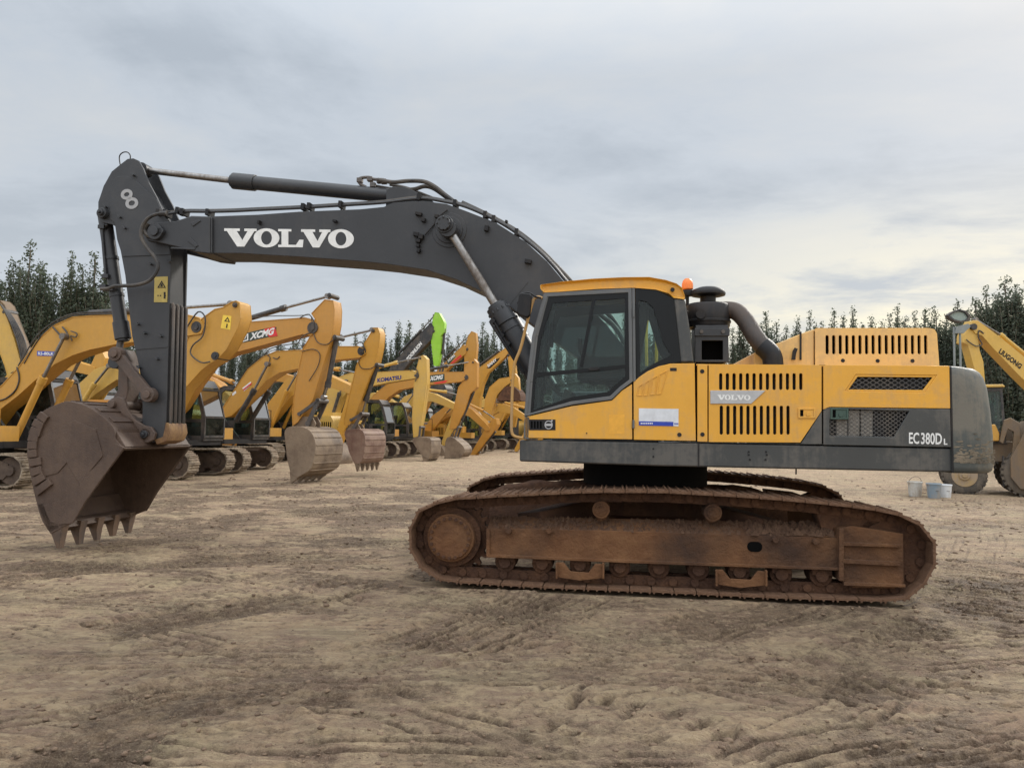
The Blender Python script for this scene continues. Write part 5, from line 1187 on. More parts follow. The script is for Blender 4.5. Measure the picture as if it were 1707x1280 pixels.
b = MB(); b.prism(W([(1684,762),(1720,700),(1780,705),(1800,800),(1770,818),(1700,815),(1684,795)],-1.1),-1.25,1.25); b.build('loader_bucket',OLD,wl,bevel=.02)
b = MB()
for k in range(7): q = FW.P(1659,790,-.9); b.box2((FW.P(1656,0,-.98)[0],-1.0,.3+k*.11),(FW.P(1667,0,-.98)[0],-.75,.33+k*.11))
for x in (1656,1667): b.box2((FW.P(x,0,-.98)[0]-.015,-1.0,.25),(FW.P(x,0,-.98)[0]+.015,-.75,1.1))
b.build('access_steps',M['bgd'],wl)
# ---- leaf-shaped yard lamp on a grey pole
lx,ly = gnd(1597,818); FL = Frame(lx*1.12,ly*1.12,0); lamp = empty('yard_lamp',FL.o,0); tag(lamp,'grey yard lamp with a leaf-shaped head above the engine hood','lamp')
gp = flat('galvanised_pole',(.20,.22,.22),.5)
b = MB()
for x in (1590,1600): p0 = FL.P(x,545,0); b.cyl((p0[0],0,0),(p0[0],0,p0[1]),.035,n=10)
b.cyl((FL.P(1595,0,0)[0],0,0),(FL.P(1595,0,0)[0],0,.3),.18,n=12); b.prism([FL.P(x,y,0) for x,y in [(1590,556),(1592,545),(1612,540),(1616,545),(1604,556)]],-.08,.08); pl = b.build('pole',gp,lamp,bevel=.005)
hd_o = [(1577,526),(1585,520),(1597,516),(1608,519),(1617,529),(1613,535),(1600,538.5),(1588,536),(1580,531)]; hd_i = [(1581,526.5),(1588,521.5),(1597,519),(1606,521.5),(1612,529),(1609,533),(1600,535.5),(1589,533)]
b = MB(); b.panel([FL.P(*q,0) for q in hd_o],[[FL.P(*q,0) for q in hd_i]],-.10,.10); hh_ = b.build('lamp_head',M['bgd'],lamp,bevel=.01)
b = MB(); b.prism([FL.P(*q,0) for q in hd_i],-.03,.06); b.build('lamp_glass',flat('lamp_diffuser',(.22,.28,.26),.25),hh_)
# ---- three paint pails
def pail(px,py,hpx,mcol,label,tilt=0):
    x,y = gnd(px,py); f = Frame(x,y,0); r = empty('bucket_pail',f.o,0); tag(r,label,'bucket','paint pails on the ground behind the counterweight'); h = HC/99*hpx*1.0
    h = abs(f.P(px,py-hpx,0)[1]); n = 28; rg = []
    for rr,z in ((.80,0),(.98,.9),(1.06,.9),(1.06,.98),(1.0,1.0),(.94,1.0),(.76,.06)):
        rg.append([(h*.46*rr*math.cos(2*math.pi*k/n),h*.46*rr*math.sin(2*math.pi*k/n),h*z) for k in range(n)])
    r_ = MB().loft(rg).build('pail',mcol,r); b = MB()
    b.tube([(-.47*h,0,.9*h),(-.3*h,-.1*h,.62*h if tilt<1 else 1.2*h),(0,-.47*h if tilt<1 else -.1*h,.50*h if tilt<1 else 1.32*h),(.3*h,-.1*h,.62*h if tilt<1 else 1.2*h),(.47*h,0,.9*h)],.006,n=6)
    b.build('pail_handle',M['steel'],r)
    return r
wp = paint('pail_white',(.55,.55,.52),.5,amt=.45); pail(1525.5,827,25,wp,'dirty white paint pail with its handle up, under the tail of the big excavator',1)
pail(1557,830,25,paint('pail_bluegrey',(.20,.27,.33),.5,amt=.35),'blue-grey paint pail in the middle of the three'); pail(1576,829,22,paint('pail_pale',(.66,.68,.70),.5,amt=.2),'clean pale paint pail behind the blue-grey one')
# ------------------------------------------------------------------ ground
rng = np.random.RandomState(4)
def vnoise(x, y, seed=0):
    """smooth value noise, vectorised"""
    xi = np.floor(x).astype(np.int64); yi = np.floor(y).astype(np.int64); fx = x-xi; fy = y-yi
    fx = fx*fx*fx*(fx*(fx*6-15)+10); fy = fy*fy*fy*(fy*(fy*6-15)+10)
    def h(a,b):
        n = (a*374761393+b*668265263+seed*982451653)&0xffffffff; n = ((n^(n>>13))*1274126177)&0xffffffff; n = n^(n>>16)
        return (n&0xffff)/65535.0
    return (h(xi,yi)*(1-fx)+h(xi+1,yi)*fx)*(1-fy)+(h(xi,yi+1)*(1-fx)+h(xi+1,yi+1)*fx)*fy
def fbm(x, y, o=4, seed=0, g=.5):
    s = 0; a = 1; t = 0
    for k in range(o): s = s+a*(vnoise(x*2**k+17*k,y*2**k-9*k,seed+k)-.5); t += a; a *= g
    return s/t*2
def smooth(a,b,x): t = np.clip((x-a)/(b-a),0,1); return t*t*(3-2*t)
def seg_dist(px, py, path):
    """distance to a path, and how far along it"""
    best = np.full(px.shape,1e9); al = np.zeros(px.shape); acc = 0; sd = np.zeros(px.shape)
    for (ax,ay),(bx,by) in zip(path[:-1],path[1:]):
        dx,dy = bx-ax,by-ay; L_ = math.hypot(dx,dy)
        t = np.clip(((px-ax)*dx+(py-ay)*dy)/(L_*L_),0,1); ex = px-ax-t*dx; ey = py-ay-t*dy; d = np.hypot(ex,ey)
        s = (dx*(py-ay)-dy*(px-ax))/L_; m = d < best
        best = np.where(m,d,best); al = np.where(m,acc+t*L_,al); sd = np.where(m,s,sd); acc += L_
    return best, al, sd
def gpath(px, n=5): return [tuple(p)[:2] for p in catmull([Vector((*gnd(a,b),0)) for a,b in px],n)]
# wheel and belt marks, traced on the ground: (path, half width, depth, kind, wetness)
marks = [
 (gpath([(120,1060),(300,1030),(480,1000),(640,965)]),.22,.035,1,.7),
 (gpath([(60,1210),(200,1180),(330,1150),(480,1140),(640,1150)]),.20,.04,1,.55),
 (gpath([(180,1225),(330,1190),(500,1165),(700,1175)]),.14,.03,1,.45),
 (gpath([(560,1100),(700,1070),(800,1030),(900,990),(960,960)]),.24,.03,2,.5),
 (gpath([(650,1110),(800,1070),(900,1030),(1000,990)]),.20,.025,2,.4),
 (gpath([(0,1100),(300,1092),(700,1092),(1100,1096),(1500,1110),(1760,1130)]),.20,.022,1,.2),
 (gpath([(300,1125),(700,1122),(1100,1125),(1500,1150),(1760,1175)]),.16,.02,1,.25),
 (gpath([(1640,930),(1635,980),(1600,1030),(1520,1075),(1400,1105),(1250,1125)]),.30,.035,3,.45),
 (gpath([(1707,960),(1660,1010),(1600,1060),(1480,1110),(1300,1150)]),.28,.03,3,.5),
 (gpath([(1130,1060),(1250,1030),(1400,1010),(1500,1015)]),.3,.03,2,.6),
 (gpath([(1240,1085),(1330,1050),(1430,1020)]),.25,.02,2,.3),
 (gpath([(880,1170),(1040,1200),(1160,1250),(1200,1300)]),.24,.025,3,.25),
 (gpath([(1707,1215),(1500,1235),(1350,1262),(1250,1300)]),.24,.03,2,.5),
 (gpath([(1707,1262),(1560,1275),(1450,1300)]),.2,.03,2,.5),
 (gpath([(0,960),(200,945),(420,935),(660,930)]),.3,.03,1,.6),
 (gpath([(0,1000),(260,985),(500,960)]),.22,.02,1,.3),
 (gpath([(330,870),(600,850),(760,860)]),.35,.03,1,.5),
 (gpath([(0,850),(200,845),(330,838)]),.3,.05,1,1.0),
 (gpath([(400,830),(700,812),(860,805)]),.4,.03,1,.5),
 (gpath([(640,990),(900,1030),(1100,1070),(1400,1090),(1707,1080)]),.3,.02,2,.2),
 (gpath([(1560,880),(1640,870),(1760,880)]),.4,.03,1,.35),
 (gpath([(1590,850),(1707,845),(1800,850)]),.5,.03,1,.15),
 (gpath([(0,1250),(150,1262),(280,1290)]),.16,.03,1,.9),
 (gpath([(430,1260),(700,1248),(980,1262),(1200,1258)]),.16,.02,1,.3)]
rm = random.Random(77)
for k in range(34):   # older passes criss-crossing the yard
    d0 = 1.8*(16/1.8)**rm.random(); x0 = rm.uniform(-.75,.75)*(d0+1); an = rm.choice((rm.gauss(0,.12),rm.gauss(0,.12),rm.gauss(.5,.25),rm.gauss(-.45,.25),rm.uniform(-1.3,1.3))); ln = rm.uniform(1.2,3.5)+d0*.25; cv = rm.gauss(0,.12)
    pts = [(x0+math.cos(an+cv*t)*ln*t,d0+math.sin(an+cv*t)*ln*t) for t in (-1,-.5,0,.5,1)]
    marks.insert(0,(pts,rm.uniform(.12,.22),rm.uniform(.008,.02),rm.choice((1,2,2,2,3)),rm.choice((0,0,.15,.35))))
def groove(ph, al, seed, w=.42):
    """narrow scraped lines, each of its own depth and broken along its length"""
    i = np.floor(ph); f = np.abs(ph-i-.5)*2; r_ = vnoise(i*7.31+.5,i*0+seed*3.7+.5,seed); pr = smooth(.32,.6,vnoise(al*1.1+i*5.3,i*2.7+.5,seed+5))
    dpt = (.25+.75*r_)*pr; fr = f+.25*(vnoise(al*14,i*1.0+.5,seed+9)-.5)
    return dpt*(-(1-smooth(.10,w,fr))+.35*np.exp(-((fr-w-.22)/.16)**2))
def tri(p, lo=.12, hi=.55): return smooth(lo,hi,np.abs((p%1)-.5)*2)-.5
def height(X, Y):
    """height of the yard and how dark the clay is: moisture plus painted groove shade"""
    wx = X+.35*fbm(X*.8,Y*.8,3,50); wy = Y+.35*fbm(X*.8+9,Y*.8,3,60)
    far = smooth(2,6,Y)
    base = .020*fbm(X*.35,Y*.35,3,1)+.007*fbm(wx*1.4,wy*1.4,3,5)
    rough = smooth(-.05,.3,fbm(X*.7+3,Y*1.1,4,88,.6))
    h = (.3+.7*rough)*(.008*fbm(X*7,Y*9,4,9,.7)-.012*np.abs(fbm(X*16,Y*22,3,12,.75)))
    relief_shade = np.zeros(X.shape)
    # combed scrape lines, mostly running across the view
    for k,(ang,per,amp,sd) in enumerate(((.03,.13,.016,20),(-.08,.10,.013,30),(.48,.12,.014,40),(-.5,.13,.014,45),(1.0,.11,.010,47))):
        c,s = math.cos(ang),math.sin(ang); a = X*c+Y*s; bbn = -X*s+Y*c; bb = -X*s+Y*c+.06*fbm(X*.5,Y*.5,2,120+k)+.012*fbm(a*2.5,bbn*5,3,130+k)
        mk = smooth(.0,.16,fbm(X*.4+k*7,Y*.55,2,70+k)+(.14 if k<2 else -.02)); brk = smooth(-.3,.0,fbm(a*.9,bb/per*.5,3,140+k))
        g_ = groove(bb/per,a,150+k); h = h*(1-.45*mk)+1.7*amp*g_*mk; relief_shade = relief_shade+g_*mk*.8
    wet_shade = .28*smooth(.02,.4,fbm(X*.4,Y*1.5,5,90,.65))+.40*smooth(.08,.34,fbm(wx*1.3,wy*9,5,95,.7))
    wet_shade = wet_shade+.75*smooth(6.3,8.5,Y)*smooth(30,18,Y)*(.25+.75*smooth(2.5,-1.0,X))*smooth(-.2,.12,fbm(X*1.3,Y*1.6,5,91,.7))
    for i,(p,hw,dp,kind,w) in enumerate(marks):
        bx = [q[0] for q in p]; by = [q[1] for q in p]; m = (X>min(bx)-1.2)&(X<max(bx)+1.2)&(Y>min(by)-1.2)&(Y<max(by)+1.2)
        if not m.any(): continue
        x = X[m]; y = Y[m]; d,al,sd = seg_dist(x,y,p); L_ = sum(math.hypot(b_[0]-a_[0],b_[1]-a_[1]) for a_,b_ in zip(p[:-1],p[1:]))
        hw = hw*1.5; d = d*(1+.12*fbm(x*2,y*2,2,200+i)); q = d/hw
        ends = smooth(0,.3,al)*smooth(0,.3,L_-al)
        inside = smooth(1.08,.88,q)*ends
        prof = -.7*dp*inside+dp*.55*np.exp(-((q-1.15)/.16)**2)*ends*(.5+1.2*np.abs(fbm(x*6,y*6,3,9)))
        amp = (2.6 if i >= 34 else 1.9)*(.012+.40*dp)
        if kind == 3: prof = prof+inside*amp*1.2*groove(al/.16+.05*fbm(x*2,y*2,2,8),sd*4,500+i,.55)
        if kind == 2: prof = prof+inside*amp*1.3*groove(sd/.115+.12*fbm(al*1.0,al*.3,2,7),al*.8,600+i,.5)
        if kind == 1: prof = prof+inside*amp*1.2*groove(sd/.13+.3*fbm(al*1.1,sd*2,2,300+i),al,700+i,.5)
        brk = smooth(-.4,-.05,fbm(al*1.3,sd*2,3,400+i))
        relief_shade[m] = relief_shade[m]*(1-inside)+(prof*inside)/amp*(.35+.65*brk)
        h[m] = h[m]*(1-.45*inside)+prof*(.35+.65*brk)
        wet_shade[m] = wet_shade[m]*(1-.4*inside)+w*smooth(1.3,.7,q)*ends*(.35+.65*brk)*(.75+.5*fbm(x*3,y*3,3,23))
    # rumpled clods where moist clay was turned up
    cl = smooth(.45,.95,wet_shade+.5*fbm(X*1.5,Y*2,3,36)); h = h+cl*(.016*(.3-np.abs(fbm(X*8,Y*10,4,31,.7)))+.016*(.2-np.abs(fbm(X*20,Y*24,3,37,.7))))
    h = h+base; wet_shade = wet_shade+np.where(relief_shade<0,-.85,-.15)*relief_shade  # shade painted into the clay tone: grooves darkened, lips lightened
    # level under the undercarriage
    c,s = math.cos(-HY),math.sin(-HY); lx = (X-H.o.x)*c-(Y-H.o.y)*s; ly = (X-H.o.x)*s+(Y-H.o.y)*c
    dd = np.maximum(np.abs(lx)-2.5,np.abs(np.abs(ly)-1.37)-.32); fl = smooth(.0,.5,dd); h = h*fl-.012*(1-fl)
    h = h+.03*np.exp(-((dd-.10)/.07)**2)*(1+.8*fbm(X*6,Y*6,3,77))
    return h*(1-.5*smooth(30,80,Y)), np.clip(wet_shade,0,1)
ny = 1300
ys = np.concatenate([np.array([-60,-25,-10,-4,-1,.4,1.2]), 1.75*np.power(70/1.75,np.linspace(0,1,ny)), np.array([80,95,120,160,230,350,600,1200])])
sx = np.linspace(-1,1,1000); side = np.array([1.15,1.4,2,3.5,7,15])
sx = np.concatenate([-side[::-1],sx,side]); nx = len(sx)
Yg = np.repeat(ys[:,None],nx,1); Wd = np.maximum(ys,1.8)*.74+.9
Xg = sx[None,:]*Wd[:,None]; Xg = Xg+np.sign(sx[None,:])*(np.abs(sx[None,:])>1.01)*(np.abs(sx[None,:])-1)*6
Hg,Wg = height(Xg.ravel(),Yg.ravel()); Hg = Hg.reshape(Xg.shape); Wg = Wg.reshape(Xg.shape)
fade = np.where(Yg<1.5,0,1)*np.where(Yg>75,0,1)*np.where(np.abs(sx[None,:])>1.2,0,1); Hg = Hg*fade
nyt = len(ys); co_ = np.stack([Xg,Yg,Hg],-1).reshape(-1,3).astype(np.float32)
me = bpy.data.meshes.new('ground'); nv = nx*nyt; me.vertices.add(nv); me.vertices.foreach_set('co',co_.ravel())
ii = (np.arange(nyt-1)[:,None]*nx+np.arange(nx-1)[None,:]).ravel(); fc = np.stack([ii,ii+1,ii+nx+1,ii+nx],-1).astype(np.int32)
me.loops.add(fc.size); me.polygons.add(len(fc)); me.loops.foreach_set('vertex_index',fc.ravel()); me.polygons.foreach_set('loop_start',(np.arange(len(fc))*4).astype(np.int32)); me.polygons.foreach_set('use_smooth',np.ones(len(fc),bool))
me.update(calc_edges=True)
at = me.attributes.new('damp_shade','FLOAT','POINT'); at.data.foreach_set('value',Wg.ravel().astype(np.float32))
go = bpy.data.objects.new('ground',me); COL.objects.link(go); tag(go,kind='structure')
m,t,N,L,B = nt('clay_ground'); tc = N.new('ShaderNodeTexCoord'); v = tc.outputs['Object']
an = N.new('ShaderNodeAttribute'); an.attribute_name = 'damp_shade'; dmp_shade = an.outputs['Fac']
n1 = noise_node(N,L,v,.35,6,.6); n2 = noise_node(N,L,v,2.2,8,.7); n3 = noise_node(N,L,v,15,8,.8); n4 = noise_node(N,L,v,90,4,.7)
mp = N.new('ShaderNodeMapping'); mp.inputs['Scale'].default_value = (1.1,7,1); mp.inputs['Rotation'].default_value = (0,0,.06); L.new(v,mp.inputs['Vector']); n5 = noise_node(N,L,mp.outputs[0],2.0,8,.75,.6)
mp2 = N.new('ShaderNodeMapping'); mp2.inputs['Scale'].default_value = (1.6,9,1); mp2.inputs['Rotation'].default_value = (0,0,-.12); L.new(v,mp2.inputs['Vector']); n6 = noise_node(N,L,mp2.outputs[0],2.6,8,.8,.8)
c = mixc(N,L,ramp(N,L,n1,.38,.62),(.44,.30,.19),(.53,.405,.25))
c = mixc(N,L,ramp(N,L,n2,.42,.58),c,(.32,.215,.15)); c = mixc(N,L,mathn(N,L,'MULTIPLY',ramp(N,L,noise_node(N,L,v,.9,7,.7),.5,.64),.6),c,(.35,.295,.175))
c = mixc(N,L,mathn(N,L,'MULTIPLY',ramp(N,L,n5,.47,.60),.75),c,(.56,.43,.275)); c = mixc(N,L,mathn(N,L,'MULTIPLY',ramp(N,L,n6,.53,.63),.45),c,(.21,.145,.10))
c = mixc(N,L,mathn(N,L,'MULTIPLY',ramp(N,L,n3,.50,.62),.42),c,(.23,.165,.115))
w = mathn(N,L,'ADD',mathn(N,L,'MULTIPLY',dmp_shade,.8),mathn(N,L,'MULTIPLY',mathn(N,L,'SUBTRACT',n3,.5),2.1),True)
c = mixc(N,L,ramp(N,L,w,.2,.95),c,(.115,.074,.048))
c = mixc(N,L,mathn(N,L,'MULTIPLY',ramp(N,L,n4,.52,.66),.35),c,(.55,.43,.30))
L.new(c,B.inputs['Base Color']); L.new(mathn(N,L,'SUBTRACT',.92,mathn(N,L,'MULTIPLY',w,.22)),B.inputs['Roughness']); B.inputs['Specular IOR Level'].default_value = .25
bp = N.new('ShaderNodeBump'); bp.inputs['Strength'].default_value = 1; bp.inputs['Distance'].default_value = .045
def vor(sc,x_=0):
    q = N.new('ShaderNodeTexVoronoi'); q.inputs['Scale'].default_value = sc; q.inputs['Randomness'].default_value = 1
    wv = N.new('ShaderNodeMix'); wv.data_type = 'VECTOR'; wv.inputs[0].default_value = .06; nn = N.new('ShaderNodeTexNoise'); nn.inputs['Scale'].default_value = sc*.6; L.new(v,nn.inputs['Vector']); L.new(v,wv.inputs[4]); L.new(nn.outputs['Color'],wv.inputs[5]); L.new(wv.outputs[1],q.inputs['Vector'])
    return mathn(N,L,'SUBTRACT',1.0,mathn(N,L,'MULTIPLY',q.outputs['Distance'],1.6),True)
n7 = mathn(N,L,'MULTIPLY',vor(34),ramp(N,L,n2,.40,.60)); n8 = mathn(N,L,'MULTIPLY',vor(85),ramp(N,L,n1,.35,.55))
L.new(mathn(N,L,'ADD',mathn(N,L,'ADD',mathn(N,L,'MULTIPLY',n7,.55),mathn(N,L,'MULTIPLY',n8,.28)),mathn(N,L,'ADD',mathn(N,L,'ADD',mathn(N,L,'MULTIPLY',n3,1.5),mathn(N,L,'MULTIPLY',n4,.35)),mathn(N,L,'MULTIPLY',n6,.9))),bp.inputs['Height']); L.new(bp.outputs[0],B.inputs['Normal'])
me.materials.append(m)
# clods
rs = np.random.RandomState(9); bmx = bmesh.new(); bmesh.ops.create_icosphere(bmx,subdivisions=1,radius=1); iv = np.array([tuple(q.co) for q in bmx.verts]); fi = np.array([[q.index for q in f.verts] for f in bmx.faces]); bmx.free()
cand = []
for k in range(150000):
    d = 1.9*(30/1.9)**rs.rand(); x = (rs.rand()*2-1)*(d*.74+.6); cand.append((x,d))
cand = np.array(cand); hh2,ww2 = height(cand[:,0].copy(),cand[:,1].copy()); keep = rs.rand(len(cand)) < .02+.30*np.clip(ww2,0,1)**1.5; cand = cand[keep]; hh2 = hh2[keep]; n = len(cand)
sz = np.minimum(.0034*np.exp(rs.rand(n)**3*2.1),.05)*(.6+cand[:,1]*.06)*.9
V_ = iv[None]*(1+.45*(rs.rand(n,len(iv),1)-.5))*sz[:,None,None]*np.stack([.8+rs.rand(n)*.7,.8+rs.rand(n)*.7,.45+rs.rand(n)*.35],-1)[:,None,:]
V_[:,:,0] += cand[:,0,None]; V_[:,:,1] += cand[:,1,None]; V_[:,:,2] += (hh2+sz*.15)[:,None]
F_ = (fi[None]+(np.arange(n)*len(iv))[:,None,None]).reshape(-1,3)
me2 = bpy.data.meshes.new('mud_clods'); me2.vertices.add(n*len(iv)); me2.vertices.foreach_set('co',V_.astype(np.float32).ravel()); me2.loops.add(F_.size); me2.polygons.add(len(F_)); me2.loops.foreach_set('vertex_index',F_.astype(np.int32).ravel()); me2.polygons.foreach_set('loop_start',(np.arange(len(F_))*3).astype(np.int32)); me2.update(calc_edges=True)
me2.materials.append(mud('clod_clay',(.13,.085,.058),(.25,.175,.115),(.17,.115,.08),6,.6)); o = bpy.data.objects.new('mud_clods',me2); COL.objects.link(o); tag(o,'loose clods of clay strewn over the yard','clods',kind='stuff')
# ------------------------------------------------------------------ trees
lm,t,N,L,B = nt('poplar_leaf'); oi = N.new('ShaderNodeObjectInfo'); v = mapping(N,L,(1,1,1))
c = mixc(N,L,ramp(N,L,noise_node(N,L,v,1.2,4,.6),.3,.7),(.065,.085,.055),(.125,.15,.095)); c = mixc(N,L,mathn(N,L,'MULTIPLY',oi.outputs['Random'],.5),c,(.09,.105,.085))
L.new(c,B.inputs['Base Color']); B.inputs['Roughness'].default_value = .55
tl = N.new('ShaderNodeBsdfTranslucent'); L.new(c,tl.inputs[0]); mx_ = N.new('ShaderNodeMixShader'); mx_.inputs[0].default_value = .45; L.new(B.outputs[0],mx_.inputs[1]); L.new(tl.outputs[0],mx_.inputs[2]); L.new(mx_.outputs[0],N['Material Output'].inputs[0])
bark = mud('poplar_bark',(.10,.085,.065),(.17,.15,.12),(.13,.11,.085),6,.6)
def tree_meshes(seed, hgt, spread, top, nb=46):
    r = random.Random(seed); tr = MB(); tr.tube([(0,0,0),(.05,.02,hgt*.3),(r.uniform(-.1,.1),.05,hgt*.7),(r.uniform(-.1,.1),0,hgt*.99)],[.10,.085,.06,.03],n=7,smooth=4)
    nrm = np.random.RandomState(seed); pts = []; shoots = []
    for k in range(nb):
        f = k/nb; z0 = hgt*(.06+.66*f); a = r.uniform(0,2*math.pi); ln = spread*(1.0-.6*f)*r.uniform(.45,1.1); up = hgt*r.uniform(.14,.30)
        shoots.append((Vector((0,0,z0)),Vector((math.cos(a)*ln*.7,math.sin(a)*ln*.7,z0+up*.4)),Vector((math.cos(a)*ln,math.sin(a)*ln,min(z0+up,hgt*(.99-.25*ln/spread))))))
    shoots.append((Vector((0,0,hgt*.6)),Vector((0,0,hgt*.82)),Vector((r.uniform(-.05,.05),0,hgt*1.03))))
    for _ in range(top):
        a = r.uniform(0,6.28); q = r.uniform(.2,.5)*max(spread,.6); shoots.append((Vector((0,0,hgt*.5)),Vector((math.cos(a)*q*.7,math.sin(a)*q*.7,hgt*.7)),Vector((math.cos(a)*q,math.sin(a)*q,hgt*r.uniform(.84,.97)))))
    for i,(p0,p1,p2) in enumerate(shoots):
        tr.tube([p0,p1,p2],[.02,.014,.006],n=4,smooth=2)
        L_ = (p1-p0).length+(p2-p1).length; nl = int(L_*(50 if i < nb*.4 else 32)) if i < nb else int(L_*85)
        for j in range(nl):
            t = .15+.85*nrm.rand(); tf = t if nrm.rand() < .4 else math.floor(t*L_*4+.5)/(L_*4); tf = min(tf,1)
            q = p0.lerp(p1,tf*2) if tf < .5 else p1.lerp(p2,tf*2-1)
            s_ = (.115*(1.25-.65*tf)*(1+.4*spread*(tf<.6))) if i < nb else .20*(1.1-.55*tf); pts.append((q.x+nrm.randn()*s_,q.y+nrm.randn()*s_,q.z+nrm.randn()*s_*.8))
    pts = np.array(pts); n = len(pts)
    a = nrm.randn(n,3); a /= np.linalg.norm(a,axis=1)[:,None]; bq = nrm.randn(n,3); bq -= (bq*a).sum(1)[:,None]*a; bq /= np.linalg.norm(bq,axis=1)[:,None]
    s = (.045+.04*nrm.rand(n))[:,None]
    V = np.stack([pts-a*s,pts+bq*s*.75,pts+a*s*1.1,pts-bq*s*.75],1).reshape(-1,3)
    me = bpy.data.meshes.new('crown'); me.vertices.add(len(V)); me.vertices.foreach_set('co',V.astype(np.float32).ravel()); me.loops.add(n*4); me.polygons.add(n); me.loops.foreach_set('vertex_index',np.arange(n*4,dtype=np.int32)); me.polygons.foreach_set('loop_start',(np.arange(n)*4).astype(np.int32)); me.update(calc_edges=True); me.materials.append(lm)
    o = tr.build('trunk',bark,None); tm = o.data; bpy.data.objects.remove(o); return me,tm
TVN = [tree_meshes(100+k,10,(.7,.95,.6,1.1,.8,.7)[k],(1,2,0,3,2,1)[k]) for k in range(6)]
TVW = [tree_meshes(200+k,10,(1.5,1.9,1.3,1.7,2.1)[k],(4,5,3,5,6)[k],72) for k in range(5)]
rt = random.Random(21)
def tree(px, dist, top_px, label, group, wide=0):
    x = (px-853.5)/FPX*dist; hz = 715+ROL*(px-853.5); h = HC+(hz-top_px)/FPX*dist
    e = empty('poplar_tree',(x,dist,0),rt.uniform(0,6.28)); tag(e,label,'tree',group); TV = TVW if wide else TVN; k = rt.randrange(len(TV)); s = h/10.2
    w = s*rt.uniform(.85,1.2)
    for nm,me in (('crown',TV[k][0]),('trunk',TV[k][1])):
        o = bpy.data.objects.new(nm,me); COL.objects.link(o); o.parent = e; o.scale = (w,w,s)
# left group: (px, top)
def row(xs, dist, label, group, wide=0):
    for px,tp_ in xs: tree(px,dist*rt.uniform(.97,1.03),tp_+rt.uniform(-4,9),label,group,wide)
row([(-30,440),(8,446),(38,408),(58,440),(82,452),(108,418),(128,446),(147,422),(170,455),(190,470),(-70,430),(-110,450)],36,'tall poplar in the front row beyond the machines at the left edge','front row of poplars on the left',1.35)
row([(-50,500),(-15,490),(20,480),(50,490),(75,500),(98,485),(125,492),(158,490),(182,505),(205,510),(228,520),(250,525)],42,'poplar in the denser second row behind the left machines','second row of poplars on the left')
row([(270+rt.uniform(-8,8)+k*27,560+rt.uniform(-14,10)) for k in range(12)],56,'poplar low behind the parked row left of the lime green arm','poplars behind the middle of the parked row')
row([(262+rt.uniform(-6,6)+k*15,572+rt.uniform(-12,24)) for k in range(24)],60,'poplar in the dense back row left of the lime green arm','dense back row of poplars left of the middle')
row([(590,556),(606,552),(621,557),(636,548),(650,560),(662,541),(680,538),(693,550),(704,536),(716,530),(745,560),(762,552),(774,556),(790,560),(803,535),(812,556),(822,545),(835,556),(848,552),(862,548),(876,560),(892,550),(910,556),(930,548),(950,556),(970,545),(990,556)],78,'slim poplar on the skyline behind the raised booms','slim poplars on the skyline in the middle')
row([(596+k*17+rt.uniform(-5,5),590+rt.uniform(-12,10)) for k in range(26)],84,'poplar filling the dark lower row behind the raised booms','lower row of poplars in the middle')
row([(1010,540),(1026,530),(1040,520),(1055,533),(1075,528),(1090,540),(1105,530),(1125,538),(1150,535),(1180,540),(1205,530),(1222,540),(1240,528),(1262,534),(1278,524),(1296,530),(1312,538),(1332,524),(1352,516),(1372,530),(1392,515),(1408,528),(1424,514),(1440,534),(1455,526),(1472,532),(1486,524),(1500,508)],66,'slim poplar on the skyline above the engine hood','slim poplars on the skyline above the engine hood')
row([(1020+k*22+rt.uniform(-6,6),562+rt.uniform(-12,12)) for k in range(26)],72,'poplar in the dark lower row behind the engine hood','lower row of poplars behind the engine hood')
row([(1512,530),(1528,512),(1546,520),(1562,506),(1580,522),(1600,505),(1618,515)],52,'mid height poplar left of the tallest ones at the right edge','mid height poplars at the right',1.5)
row([(1630,490),(1648,476),(1664,486),(1682,464),(1700,474),(1722,466),(1745,480),(1770,470)],46,'tallest dense poplar at the right edge behind the lettered boom','tall poplars at the right edge',1.7)
row([(1540+k*24+rt.uniform(-6,6),560+rt.uniform(-14,14)) for k in range(12)],50,'poplar in the dense lower row at the right edge','lower poplars at the right edge')
# undergrowth at the trees' feet
rs = np.random.RandomState(33); n = 60000; px = rs.rand(n)*2400-350
dist = np.where(px<230,40,np.where(px<1000,80,np.where(px<1500,70,49)))+rs.randn(n)*1.2
dist = np.where(px<230,40,np.interp(px,[230,330,560,1000,1500,1600],[41,58,80,76,58,50]))+rs.randn(n)*1.0
X = (px-853.5)/FPX*dist; top = 2.6+1.3*np.sin(X*.7)+.8*np.sin(X*1.9+1); Z = rs.rand(n)**.8*np.maximum(top,.8)*(dist/50)**.5
a = rs.randn(n,3); a /= np.linalg.norm(a,axis=1)[:,None]; bq = rs.randn(n,3); bq -= (bq*a).sum(1)[:,None]*a; bq /= np.linalg.norm(bq,axis=1)[:,None]
p = np.stack([X,dist,Z],-1); s = (.16+.16*rs.rand(n))[:,None]; V = np.stack([p-a*s,p+bq*s*.75,p+a*s*1.1,p-bq*s*.75],1).reshape(-1,3)
me3 = bpy.data.meshes.new('undergrowth'); me3.vertices.add(len(V)); me3.vertices.foreach_set('co',V.astype(np.float32).ravel()); me3.loops.add(n*4); me3.polygons.add(n); me3.loops.foreach_set('vertex_index',np.arange(n*4,dtype=np.int32)); me3.polygons.foreach_set('loop_start',(np.arange(n)*4).astype(np.int32)); me3.update(calc_edges=True); me3.materials.append(lm)
o = bpy.data.objects.new('undergrowth',me3); COL.objects.link(o); tag(o,'dark leafy undergrowth at the foot of the poplars','undergrowth',kind='stuff')
